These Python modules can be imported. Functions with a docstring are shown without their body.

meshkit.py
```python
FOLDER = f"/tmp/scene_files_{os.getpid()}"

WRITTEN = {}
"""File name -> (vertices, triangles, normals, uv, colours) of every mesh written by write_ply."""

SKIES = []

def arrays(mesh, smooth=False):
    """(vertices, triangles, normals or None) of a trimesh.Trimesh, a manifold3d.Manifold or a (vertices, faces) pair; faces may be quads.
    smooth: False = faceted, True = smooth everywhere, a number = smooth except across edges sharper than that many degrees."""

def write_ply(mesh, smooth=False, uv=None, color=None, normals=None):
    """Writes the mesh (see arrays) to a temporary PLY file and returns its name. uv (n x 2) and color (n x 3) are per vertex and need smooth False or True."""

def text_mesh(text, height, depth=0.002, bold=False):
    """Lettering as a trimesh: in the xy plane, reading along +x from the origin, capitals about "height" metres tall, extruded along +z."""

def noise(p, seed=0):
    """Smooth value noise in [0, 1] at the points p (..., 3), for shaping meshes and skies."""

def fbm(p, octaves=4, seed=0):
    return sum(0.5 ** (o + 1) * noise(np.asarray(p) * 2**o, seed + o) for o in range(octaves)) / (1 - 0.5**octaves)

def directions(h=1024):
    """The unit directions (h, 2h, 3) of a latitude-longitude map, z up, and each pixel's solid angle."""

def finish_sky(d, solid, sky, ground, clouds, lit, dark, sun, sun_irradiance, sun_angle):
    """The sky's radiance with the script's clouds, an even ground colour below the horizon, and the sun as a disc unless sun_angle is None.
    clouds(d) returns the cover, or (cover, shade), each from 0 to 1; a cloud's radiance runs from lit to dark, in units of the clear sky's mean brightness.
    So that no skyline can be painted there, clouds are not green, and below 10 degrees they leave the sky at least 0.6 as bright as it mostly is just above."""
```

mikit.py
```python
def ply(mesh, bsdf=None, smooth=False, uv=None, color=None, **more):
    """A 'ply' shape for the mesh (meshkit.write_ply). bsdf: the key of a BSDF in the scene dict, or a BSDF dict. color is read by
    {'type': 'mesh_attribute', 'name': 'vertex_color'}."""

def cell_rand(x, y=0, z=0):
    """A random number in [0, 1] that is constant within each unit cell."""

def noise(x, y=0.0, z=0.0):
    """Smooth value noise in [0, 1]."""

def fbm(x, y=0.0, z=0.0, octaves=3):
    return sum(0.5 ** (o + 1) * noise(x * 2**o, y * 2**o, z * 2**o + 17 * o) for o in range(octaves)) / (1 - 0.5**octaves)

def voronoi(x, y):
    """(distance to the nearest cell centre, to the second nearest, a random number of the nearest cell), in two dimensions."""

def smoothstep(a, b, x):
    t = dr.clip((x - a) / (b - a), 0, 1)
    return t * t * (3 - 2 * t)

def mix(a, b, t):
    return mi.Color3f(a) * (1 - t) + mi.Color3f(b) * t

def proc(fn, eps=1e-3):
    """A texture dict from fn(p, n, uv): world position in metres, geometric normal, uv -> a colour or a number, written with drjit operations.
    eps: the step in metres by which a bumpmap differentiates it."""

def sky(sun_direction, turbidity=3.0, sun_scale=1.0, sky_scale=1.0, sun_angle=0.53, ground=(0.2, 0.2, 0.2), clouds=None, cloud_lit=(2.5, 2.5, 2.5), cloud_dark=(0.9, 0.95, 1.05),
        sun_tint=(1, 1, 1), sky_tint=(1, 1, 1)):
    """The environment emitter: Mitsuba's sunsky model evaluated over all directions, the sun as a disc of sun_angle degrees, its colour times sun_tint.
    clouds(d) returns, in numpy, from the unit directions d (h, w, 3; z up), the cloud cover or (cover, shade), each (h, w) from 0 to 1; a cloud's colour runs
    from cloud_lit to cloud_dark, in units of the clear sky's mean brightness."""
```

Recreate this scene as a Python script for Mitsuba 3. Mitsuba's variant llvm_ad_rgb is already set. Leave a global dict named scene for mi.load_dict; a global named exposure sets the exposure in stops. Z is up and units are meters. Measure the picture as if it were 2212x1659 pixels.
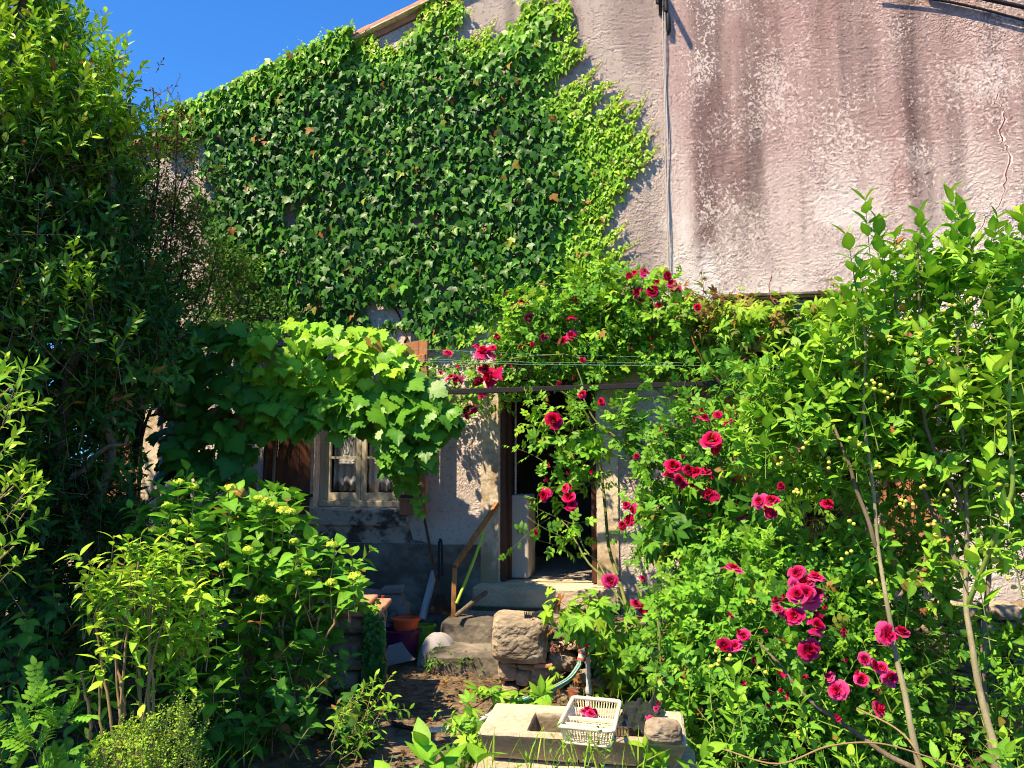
import math, numpy as np, trimesh, manifold3d, drjit as dr, mitsuba as mi, mikit, meshkit
from shapely.geometry import Polygon, Point
from shapely import contains_xy
T = mi.ScalarTransform4f
scene, labels = {}, {}
# ------------------------------------------------------------------ camera, sky, exposure
EYE, PITCH, F = np.array([0, 0, 1.7]), math.radians(6.0), 1736.0          # F in the 2212-wide reading of the photograph
FWD = np.array([0, math.cos(PITCH), math.sin(PITCH)]); UPV = np.array([0, -math.sin(PITCH), math.cos(PITCH)])
scene['camera'] = {'type': 'perspective', 'fov': 2 * math.degrees(math.atan(1106 / F)), 'fov_axis': 'x', 'near_clip': 0.05, 'far_clip': 500.0,
                   'to_world': T().look_at(EYE.tolist(), (EYE + FWD).tolist(), [0, 0, 1])}
AZ, EL = math.radians(48), math.radians(55)
SUN = np.array([-math.sin(AZ) * math.cos(EL), -math.cos(AZ) * math.cos(EL), math.sin(EL)])
scene['sky'] = mikit.sky(SUN.tolist(), turbidity=2.2, sky_tint=(0.28, 0.64, 1.02), sky_scale=1.15, sun_scale=1.0, sun_tint=(1.0, 0.96, 0.88), ground=(0.2, 0.17, 0.11))
exposure = 2.65
# ------------------------------------------------------------------ helpers
rng = np.random.default_rng(7)
def nz(v): v = np.asarray(v, float); return v / np.maximum(np.linalg.norm(v, axis=-1, keepdims=True), 1e-9)
def ray(px, py):
    return FWD + (px - 1106) / F * np.array([1.0, 0, 0]) + (829.5 - py) / F * UPV
def at(px, py, Y):
    d = ray(px, py); return EYE + d * (Y / d[1])
def atz(px, py, z):
    d = ray(px, py); return EYE + d * ((z - 1.7) / d[2])
TH = math.radians(10)                                                     # the facade is turned a little towards the right
W0, WU, WI = np.array([0, 8.0, 0]), np.array([math.cos(TH), -math.sin(TH), 0]), np.array([math.sin(TH), math.cos(TH), 0])
WM = np.eye(4); WM[:3, 0], WM[:3, 1], WM[:3, 3] = WU, WI, W0
def atw(px, py, off=0.0):
    """(u, z) on the facade, off metres out from it"""
    d = ray(px, py); o = W0 - WI * off
    p = EYE + d * (((o - EYE) @ WI) / (d @ WI)); return np.array([(p - W0) @ WU, p[2]])
def wp(u, i, z): return W0 + WU * u + WI * i + np.array([0, 0, z])
def project(p):
    q = p - EYE; d = q @ FWD; dd = np.maximum(d, 1e-3)
    return np.stack([512 + q[..., 0] / dd * F * 1024 / 2212, 384 - (q @ UPV) / dd * F * 1024 / 2212], -1), d
used = {}
def numbered(k):
    n = used.get(k, -1) + 1; used[k] = n
    return k if n == 0 else f'{k}_{n:03d}'
def add(key, mesh, bsdf, smooth=False, local=False, label=None, cat=None, group=None, kind=None, **kw):
    """one entry of scene; key may hold '__'"""
    key = numbered(key)
    if local:
        mesh = mesh.copy(); mesh.apply_transform(WM)
    scene[key] = mikit.ply(mesh, bsdf, smooth=smooth, **kw)
    tag(key, label, cat, group, kind); return key
def tag(key, label=None, cat=None, group=None, kind=None):
    d = {a: b for a, b in (('label', label), ('category', cat), ('group', group), ('kind', kind)) if b}
    if d: labels.setdefault(key, {}).update(d)
def thing(key, label, cat, group=None):
    key = numbered(key); tag(key, label, cat, group); return key
cat_ = lambda ms: trimesh.util.concatenate([m for m in ms if m is not None])
def box(x0, x1, y0, y1, z0, z1, ch=0.0, jit=0.0, sub=0):
    if ch:
        c = [(x0, x1), (y0, y1), (z0, z1)]; pts = []
        for k in range(3):
            lo = [a + (0 if j == k else ch) for j, (a, b) in enumerate(c)]; hi = [b - (0 if j == k else ch) for j, (a, b) in enumerate(c)]
            pts += [[(lo, hi)[i >> j & 1][j] for j in range(3)] for i in range(8)]
        m = trimesh.convex.convex_hull(np.array(pts))
    else:
        m = trimesh.creation.box(extents=(x1 - x0, y1 - y0, z1 - z0)); m.apply_translation(((x0 + x1) / 2, (y0 + y1) / 2, (z0 + z1) / 2))
    for _ in range(sub): m = m.subdivide()
    if jit: m = rough(m, jit, 6)
    return m
def rough(m, amp, freq, seed=0):
    v = np.array(m.vertices); n = np.stack([meshkit.fbm(v * freq + 11 * k + seed, 3) - .5 for k in range(3)], -1)
    return trimesh.Trimesh(v + n * 2 * amp, m.faces, process=False)
def tube(pts, r, sides=7, caps=True):
    p = np.asarray(pts, float); r = np.broadcast_to(np.asarray(r, float), (len(p),))
    t = nz(np.gradient(p, axis=0)); ref = np.array([0.31, 0.22, 0.92]) if abs(nz(p[-1] - p[0])[2]) < .8 else np.array([0.9, 0.35, 0.1])
    a = nz(np.cross(t, ref)); b = np.cross(t, a); an = np.arange(sides) * 2 * np.pi / sides
    v = p[:, None] + r[:, None, None] * (np.cos(an)[None, :, None] * a[:, None] + np.sin(an)[None, :, None] * b[:, None])
    i, j = np.meshgrid(np.arange(len(p) - 1), np.arange(sides), indexing='ij'); j2 = (j + 1) % sides
    q = np.stack([i * sides + j, i * sides + j2, (i + 1) * sides + j2, (i + 1) * sides + j], -1).reshape(-1, 4)
    f = [q[:, [0, 1, 2]], q[:, [0, 2, 3]]]; v = v.reshape(-1, 3)
    if caps:
        n = len(v); v = np.vstack([v, p[:1], p[-1:]]); k = np.arange(sides); e = (len(p) - 1) * sides
        f += [np.stack([(k + 1) % sides, k, k * 0 + n], 1), np.stack([e + k, e + (k + 1) % sides, k * 0 + n + 1], 1)]
    return trimesh.Trimesh(v, np.vstack(f), process=False)
def curve(pts, n=24):
    p = np.asarray(pts, float); out = []; q = np.vstack([2 * p[0] - p[1], p, 2 * p[-1] - p[-2]])
    m = max(2, n // (len(p) - 1))
    for i in range(len(p) - 1):
        a, b, c, d = q[i:i + 4]
        for t in np.arange(m) / m: out.append(.5 * (2 * b + (c - a) * t + (2 * a - 5 * b + 4 * c - d) * t * t + (3 * b - a - 3 * c + d) * t ** 3))
    return np.array(out + [p[-1]])
def lathe(prof, sides=24):
    return trimesh.creation.revolve(np.asarray(prof, float), sections=sides)
def stone(c, s, rot=0, seed=0, sq=0.55, amp=.16):
    m = trimesh.creation.icosphere(2, 1.0); v = np.array(m.vertices)
    v = np.sign(v) * np.abs(v) ** sq
    n = meshkit.fbm(v * 1.6 + seed * 7.3, 3) - .5; n2 = meshkit.fbm(v * 5 + seed * 3.1, 2) - .5
    v = v * (1 + amp * 2 * n + amp * .7 * n2)[:, None] * np.asarray(s) / 2
    m = trimesh.Trimesh(v, m.faces, process=False); m.apply_transform(trimesh.transformations.rotation_matrix(rot, [0, 1, 0])); m.apply_translation(c)
    return m
def prism(poly, depth, y0=0.0):
    """polygon in (u, z), extruded inwards from y0 to y0 + depth"""
    m = trimesh.creation.extrude_polygon(poly, depth, engine='earcut')
    m.apply_transform(np.array([[1, 0, 0, 0], [0, 0, 1, y0], [0, 1, 0, 0], [0, 0, 0, 1.0]])); m.fix_normals(); return m
def rect(u0, u1, z0, z1): return Polygon([(u0, z0), (u1, z0), (u1, z1), (u0, z1)])
# ------------------------------------------------------------------ materials
sm, N, FB = mikit.smoothstep, mikit.noise, mikit.fbm
def mat(name, color, rough=.7, spec=.3, **kw):
    c = color if isinstance(color, dict) else {'type': 'rgb', 'value': list(color)}
    scene[name] = {'type': 'twosided', 'bsdf': {'type': 'principled', 'base_color': c, 'roughness': rough, 'specular': spec, **kw}}; return name
def bumpy(name, color, fn, scale, rough=.8, spec=.2, eps=2e-3):
    c = color if isinstance(color, dict) else {'type': 'rgb', 'value': list(color)}
    scene[name] = {'type': 'twosided', 'bsdf': {'type': 'bumpmap', 'arbitrary': mikit.proc(fn, eps), 'scale': scale,
                   'bsdf': {'type': 'principled', 'base_color': c, 'roughness': rough, 'specular': spec}}}; return name
V3 = mi.Color3f
def stucco_c(p, n, uv):
    x, z = p.x, p.z
    wob = FB(x * 1.3 + 3, z * 1.1, 0, 3)
    streak = FB(x * 4.2 + 9, z * .35 + 4, 1, 3)
    blot = FB(x * 1.9 + 31, z * 1.3 + 7, 2, 4)
    fine = FB(x * 70, z * 60, p.y * 70, 3)
    right = sm(1.35, 1.75, x + .25 * (wob - .5))
    top = sm(3.1, 5.2, z + 1.7 * (streak - .5) + .8 * (blot - .5))
    light = mikit.mix((.77, .69, .61), (.63, .53, .475), sm(.35, .65, blot))
    pink = mikit.mix((.43, .295, .265), (.22, .145, .135), sm(.40, .78, streak))
    grey = mikit.mix((.50, .425, .365), (.36, .29, .26), sm(.4, .66, FB(x * 2.4, z * .8 + 20, 5, 4)))
    a = dr.clip(top * .9 + .5 * sm(.50, .78, FB(x * 2.7 + 50, z * 1.0, 3, 4)), 0, 1) * right
    a = a * (1 - .85 * sm(.53, .60, fine + .7 * (blot - .5) + .3 * (streak - .5)) * sm(.46, .70, FB(x * 1.6 + 5, z * 1.5 + 60, 4, 3)))
    pit = sm(.60, .72, FB(x * 55 + 9, z * 55, p.y * 55 + 4, 2))
    col = mikit.mix(mikit.mix(grey, light, dr.clip(right * .9 + .75 * sm(3.6, 2.4, z), 0, 1)), pink, a)
    drip = sm(.52, .80, FB(x * 5 + 80, z * .4, 6, 4)) * sm(2.6, 4.8, z) * .5
    col = col * (1 - .6 * drip) * (1 - .3 * pit)
    white = sm(.55, .68, FB(x * 2.2 + 70, z * 1.7 + 11, 7, 4)) * sm(4.9, 3.9, z) * right
    col = mikit.mix(col, (.80, .745, .69), white * .7)
    col = mikit.mix(col, (.78, .69, .62), right * sm(.60, .68, fine + .6 * (blot - .5)) * .45)
    low = sm(1.9, .7, z + .6 * (wob - .5))
    return mikit.mix(col, (.50, .44, .37), low * .45)
def stucco_h(p, n, uv):
    a = FB(p.x * 100, p.z * 100, p.y * 100, 2); b = FB(p.x * 40 + 5, p.z * 46, p.y * 40, 2)
    return .6 * a + .6 * b
bumpy('stucco', mikit.proc(stucco_c), stucco_h, .030, .95, .08)
def cement_c(p, n, uv):
    a = FB(p.x * 3 + 4, p.y * 3, p.z * 2.2, 4); b = FB(p.x * 20, p.y * 20, p.z * 20, 3)
    return mikit.mix((.10, .088, .07), (.25, .22, .175), sm(.38, .7, a * .75 + b * .25))
bumpy('cement', mikit.proc(cement_c), lambda p, n, uv: FB(p.x * 18, p.y * 18, p.z * 18, 3), .02, .9)
def cream_c(p, n, uv):
    a = FB(p.x * 6 + 2, p.y * 6, p.z * 1.8, 4); b = FB(p.x * 30, p.y * 30, p.z * 22, 3)
    return mikit.mix((.66, .58, .43), (.36, .27, .16), sm(.45, .72, a * .7 + b * .3 + .14 * sm(1.6, .6, p.z)))
def old_c(p, n, uv):
    a = FB(p.x * 7 + 4, p.y * 7, p.z * 5, 4); b = FB(p.x * 26, p.y * 26, p.z * 26, 3)
    return mikit.mix((.40, .36, .29), (.075, .07, .06), sm(.40, .62, a * .65 + b * .35))
bumpy('old_render', mikit.proc(old_c), lambda p, n, uv: FB(p.x * 20, p.y * 20, p.z * 20, 4), .03, .95, .05)
bumpy('cream_render', mikit.proc(cream_c), lambda p, n, uv: FB(p.x * 25, p.y * 25, p.z * 25, 3), .008, .9)
def conc_c(p, n, uv):
    a = FB(p.x * 4 + 2, p.y * 4, p.z * 4, 4); b = FB(p.x * 60, p.y * 60, p.z * 60, 2)
    c = mikit.mix((.52, .43, .30), (.36, .29, .19), sm(.35, .68, a * .7 + b * .3))
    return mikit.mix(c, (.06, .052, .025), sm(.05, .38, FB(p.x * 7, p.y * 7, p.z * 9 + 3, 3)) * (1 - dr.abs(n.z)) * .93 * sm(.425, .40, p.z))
bumpy('concrete', mikit.proc(conc_c), lambda p, n, uv: FB(p.x * 45, p.y * 45, p.z * 45, 3), .012, .9)
def stone_c(p, n, uv):
    a = FB(p.x * 5 + 7, p.y * 5, p.z * 6, 4); b = FB(p.x * 40, p.y * 40, p.z * 40, 3); h = FB(p.x * 2.2 + 40, p.y * 2.2, p.z * 2.2 + 8, 2)
    c = mikit.mix((.36, .295, .205), (.17, .135, .09), sm(.35, .65, a)); c = mikit.mix(c, (.40, .27, .18), sm(.52, .66, h) * .4)
    return c * (.65 + .7 * b)
bumpy('stone', mikit.proc(stone_c), lambda p, n, uv: FB(p.x * 22, p.y * 22, p.z * 26, 4), .05, .95, .1)
def soil_c(p, n, uv):
    a = FB(p.x * 1.4, p.y * 1.4, 3, 4); b = FB(p.x * 24, p.y * 24, 1, 3)
    return mikit.mix((.075, .055, .035), (.20, .15, .095), sm(.35, .7, a * .5 + b * .5))
bumpy('soil', mikit.proc(soil_c), lambda p, n, uv: FB(p.x * 16, p.y * 16, 0, 4), .06, 1.0, .05)
def wood_fn(c1, c2, ax):
    def f(p, n, uv):
        q = [p.x * 30, p.y * 30, p.z * 30]; q[ax] = q[ax] * .06
        g = FB(q[0], q[1], q[2], 4); w = FB(p.x * 3, p.y * 3, p.z * 2, 2)
        return mikit.mix(c1, c2, sm(.3, .75, g * .7 + w * .3))
    return mikit.proc(f)
mat('brown_wood', wood_fn((.062, .024, .012), (.11, .045, .022), 2), .55)
mat('rail_wood', wood_fn((.36, .17, .06), (.22, .10, .035), 2), .6)
mat('orange_shutter', wood_fn((.40, .185, .085), (.30, .13, .06), 2), .6)
mat('bark', wood_fn((.12, .095, .065), (.24, .195, .13), 2), .9, .1)
mat('pale_bark', wood_fn((.27, .25, .15), (.19, .175, .10), 2), .9, .1)
mat('tan_stem', (.30, .21, .10), .8, .2); mat('dark_twig', (.045, .03, .02), .9, .1); mat('green_stem', (.20, .30, .05), .6, .3)
mat('rose_stem', (.16, .19, .05), .7, .2); mat('red_stem', (.22, .07, .04), .7, .2)
mat('cream_paint', wood_fn((.50, .46, .33), (.40, .36, .25), 2), .6)
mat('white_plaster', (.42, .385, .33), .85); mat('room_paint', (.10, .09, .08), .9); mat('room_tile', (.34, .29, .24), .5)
def tile_c(p, n, uv): return mikit.mix((.52, .23, .13), (.36, .19, .12), sm(.35, .68, FB(p.x * 9, p.y * 9, p.z * 9, 3)))
mat('terracotta', mikit.proc(tile_c), .85, .1)
mat('black_iron', (.018, .014, .013), .55); mat('dark_cable', (.012, .012, .014), .6); mat('pale_cable', (.46, .45, .42), .6)
mat('rust_iron', (.05, .022, .014), .7); mat('cream_plastic', (.78, .68, .48), .4, .4); mat('black_plastic', (.02, .022, .026), .22, .6)
mat('teal_plastic', (.10, .17, .18), .4); mat('orange_plastic', (.62, .085, .03), .45); mat('purple_plastic', (.075, .008, .05), .45); mat('green_plastic', (.10, .26, .02), .45)
mat('lime_pole', (.36, .52, .04), .5); mat('grey_pipe', (.28, .31, .31), .5); mat('hose_green', (.06, .32, .20), .35, .5); mat('hose_grey', (.50, .52, .50), .4)
mat('red_plastic', (.60, .10, .04), .45); mat('grey_plastic', (.50, .50, .47), .45); mat('cloth', (.36, .35, .34), .95, .05); mat('mat_grey', (.20, .19, .18), .95, .05)
mat('wire_green', (.22, .42, .30), .4); mat('bottle_blue', (.25, .33, .42), .2, .6); mat('plank_grey', (.14, .14, .13), .85)
mat('sack_grey', (.45, .48, .54), .6)
scene['glass'] = {'type': 'thindielectric'}
def lace(p, n, uv):
    u, v = uv.x, uv.y
    grid = dr.maximum(sm(.55, .75, dr.abs(dr.sin(u * 120))), sm(.55, .75, dr.abs(dr.sin(v * 150))))
    sc = .115 + .035 * dr.abs(dr.sin(u * 9.42))
    band = sm(sc + .10, sc + .05, v) * sm(sc - .07, sc - .05, v)
    fringe = sm(sc - .05, sc - .07, v) * sm(.2, .5, dr.sin(u * 230)) * sm(sc - .15, sc - .12, v)
    return (.34 + .16 * grid) * sm(sc - .08, sc - .06, v) + .35 * band + .4 * fringe
scene['lace_veil'] = {'type': 'mask', 'opacity': mikit.proc(lace), 'bsdf': {'type': 'twosided', 'bsdf': {'type': 'diffuse', 'reflectance': {'type': 'rgb', 'value': [.62, .64, .68]}}}}
mat('lace_thread', (.62, .64, .67), .95, .05)
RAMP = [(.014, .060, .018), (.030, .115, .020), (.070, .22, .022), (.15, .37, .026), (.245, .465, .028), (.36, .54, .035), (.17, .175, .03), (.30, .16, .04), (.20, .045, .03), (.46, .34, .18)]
PETAL = [(.11, .001, .008), (.30, .002, .018), (.50, .006, .045), (.62, .015, .12), (.72, .10, .30)]
def ramp(table):
    def f(p, n, uv):
        c = V3(*table[0])
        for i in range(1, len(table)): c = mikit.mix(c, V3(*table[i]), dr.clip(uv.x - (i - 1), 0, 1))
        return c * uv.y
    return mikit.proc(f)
leafcol = ramp(RAMP)
def leaf_mat(name, rough, trans, spec): scene[name] = {'type': 'blendbsdf', 'weight': .45, 'under': {'type': 'principledthin', 'base_color': leafcol, 'roughness': .6, 'diff_trans': trans, 'eta': 1.4}, 'waxy': {'type': 'twosided', 'bsdf': {'type': 'principled', 'base_color': leafcol, 'roughness': rough, 'specular': spec}}}
leaf_mat('leaf', .50, 1.0, .40); leaf_mat('glossy_leaf', .38, .9, .36)
scene['petal'] = {'type': 'principledthin', 'base_color': ramp(PETAL), 'roughness': .6, 'diff_trans': .6, 'eta': 1.3}
# ------------------------------------------------------------------ the ground
gx, gy = np.meshgrid(np.r_[-60, -25, np.linspace(-9, 9, 91), 25, 60], np.r_[-20, -5, np.linspace(0.5, 9.5, 61), 30, 80])
near = (np.abs(gx) < 9.1) & (gy < 9.6) & (gy > .4)
gz = np.where(near, .07 * (meshkit.fbm(np.stack([gx * 1.3, gy * 1.3, gx * 0], -1), 3) - .5) + .02 * (meshkit.fbm(np.stack([gx * 7, gy * 7, gx * 0 + 3], -1), 2) - .5), -.02)
ni, nj = gx.shape; ii, jj = np.meshgrid(np.arange(ni - 1), np.arange(nj - 1), indexing='ij'); q0 = (ii * nj + jj).ravel()
gm = trimesh.Trimesh(np.stack([gx, gy, gz], -1).reshape(-1, 3), np.vstack([np.stack([q0, q0 + 1, q0 + nj + 1], 1), np.stack([q0, q0 + nj + 1, q0 + nj], 1)]), process=False)
if gm.face_normals[0, 2] < 0: gm.invert()
add('ground', gm, 'soil', True, kind='structure')
# ------------------------------------------------------------------ the house
SL = .40; RA = (-.91, 6.55); e2 = atw(2212, -34); AU = (e2[1] - RA[1] + SL * RA[0] + SL * e2[0]) / (2 * SL)
roofz = lambda u: RA[1] + SL * (min(u, AU) - RA[0]) - SL * (max(u, AU) - AU)
UL, UR = -4.55, 9.5
house = thing('house', 'old rendered house with faded pink and grey stucco gable behind the garden plants', 'house')
H = house + '__'
wall = Polygon([(UL, -.3), (UR, -.3), (UR, roofz(UR)), (AU, roofz(AU)), (UL, roofz(UL))])
door, win, win2, win3 = rect(-.13, .83, .56, 2.62), rect(-2.06, -1.16, 1.30, 2.96), rect(2.03, 3.38, .62, 3.33), rect(-4.30, -3.98, 1.25, 2.7)
wm = prism(wall.difference(door).difference(win).difference(win2), .34)
add(H + 'wall', wm, 'stucco', False, True)
for k, (a, b) in enumerate(((UL, UL + .34), (UR - .34, UR))): add(H + 'side_wall', box(a + .002, b - .002, .342, 7.0, -.3, roofz(a if k == 0 else b) - .05), 'stucco', False, True)
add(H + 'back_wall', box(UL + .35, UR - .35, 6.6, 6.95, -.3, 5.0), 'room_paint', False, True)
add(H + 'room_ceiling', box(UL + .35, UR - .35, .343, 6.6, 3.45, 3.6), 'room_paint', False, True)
# roof slabs and the verge tiles along the left slope
def slope_box(u0, u1, y0, y1, h0, h1):
    m = box(0, math.hypot(u1 - u0, roofz(u1) - roofz(u0)), y0, y1, h0, h1); a = -math.atan2(roofz(u1) - roofz(u0), u1 - u0)
    m.apply_transform(trimesh.transformations.rotation_matrix(a, [0, 1, 0])); m.apply_translation((u0, 0, roofz(u0))); return m
roof = add(H + 'roof', cat_([slope_box(UL - .35, AU, -.02, 7.2, .01, .07), slope_box(AU, UR + .4, -.02, 7.2, .01, .07)]), 'terracotta', False, True)
n_t = int((AU - UL) / .33)
for k in range(n_t):
    u0 = UL - .3 + k * .33
    if u0 > .9: break
    lo = slope_box(u0, u0 + .325, -.10, .06, .072, .088); lo = rough(lo.subdivide(), .006, 9, k)
    add(roof + '__verge_tile', lo, 'cream_render', False, True)
    an = np.linspace(0, np.pi, 8); L = .38; ro = .085
    pr = [(math.cos(t) * r, math.sin(t) * r) for r, ts in ((ro, an), (ro - .014, an[::-1])) for t in ts]
    tm = trimesh.creation.extrude_polygon(Polygon(pr), L, engine='earcut')
    tm.apply_transform(np.array([[0, 0, 1, 0], [1, 0, 0, 0], [0, 1, 0, 0], [0, 0, 0, 1.0]])); tm.fix_normals()
    tm.apply_transform(trimesh.transformations.rotation_matrix(-math.atan(SL) + .03 + .02 * rng.normal(), [0, 1, 0])); tm.apply_translation((u0, -.01 + .006 * rng.normal(), roofz(u0) + .088))
    add(roof + '__roof_tile', tm, 'terracotta', 40, True)
# door: cream surround, frame, threshold, room behind it
add(H + 'door_surround', rough(box(-.31, -.135, -.022, .0, .50, 2.75).subdivide().subdivide(), .004, 7), 'cream_render', False, True)
add(H + 'door_surround', rough(box(.835, 1.04, -.022, .0, .50, 2.75).subdivide().subdivide(), .004, 7), 'cream_render', False, True)
df = H + 'door_frame'
df = add(df, cat_([box(-.128, -.075, .06, .17, .60, 2.56), box(.775, .828, .06, .17, .60, 2.56), box(-.075, .775, .06, .17, 2.50, 2.56)]), 'brown_wood', False, True)
add(H + 'threshold', rough(box(-.33, 1.05, -.30, .40, .30, .585, .012).subdivide().subdivide(), .006, 5), 'concrete', 30, True)
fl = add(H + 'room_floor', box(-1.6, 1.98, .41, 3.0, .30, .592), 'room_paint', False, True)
for a in range(5):
    for b in range(6): add(fl + '__floor_tile', box(-.5 + a * .32, -.5 + a * .32 + .312, .415 + b * .32, .415 + b * .32 + .312, .585, .600), 'room_tile', False, True)
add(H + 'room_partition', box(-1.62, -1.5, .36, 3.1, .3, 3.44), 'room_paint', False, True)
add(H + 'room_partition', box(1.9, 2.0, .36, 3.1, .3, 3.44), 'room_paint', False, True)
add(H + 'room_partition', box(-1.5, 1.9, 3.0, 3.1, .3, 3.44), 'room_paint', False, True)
lw = add(H + 'low_wall', rough(box(-.07, .125, .26, .72, .602, 1.43, .01).subdivide().subdivide(), .005, 6), 'white_plaster', 30, True, label='short white plastered wall just inside the open doorway')
add(H + 'inner_door', box(-.085, -.045, .19, .98, .606, 2.48), 'brown_wood', False, True)
add(H + 'door_pipe', tube([wp(-.015, .30, 1.44), wp(-.015, .30, 2.4)], .011), 'pale_cable', True)
# rendered plinth left of the door, patched cement below the window
pl = prism(rect(-4.5, -.31, -.3, .95), .03, -.032); pl = rough(pl.subdivide().subdivide().subdivide(), .008, 5)
add(H + 'plinth', pl, 'cement', False, True, label='dark grey cement plinth left of the door')
sill = rough(box(-2.2, -1.05, -.06, .05, 1.12, 1.285, .015).subdivide().subdivide().subdivide(), .018, 9)
add(H + 'window_sill', sill, 'old_render', False, True)
pt = prism(Polygon([(-2.28, .955), (-2.2, 1.12), (-1.05, 1.12), (-1.0, .98), (-.82, .955)]), .02, -.021); pt = rough(pt.subdivide().subdivide().subdivide(), .012, 7)
add(H + 'cement_patch', pt, 'old_render', False, True)
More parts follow.
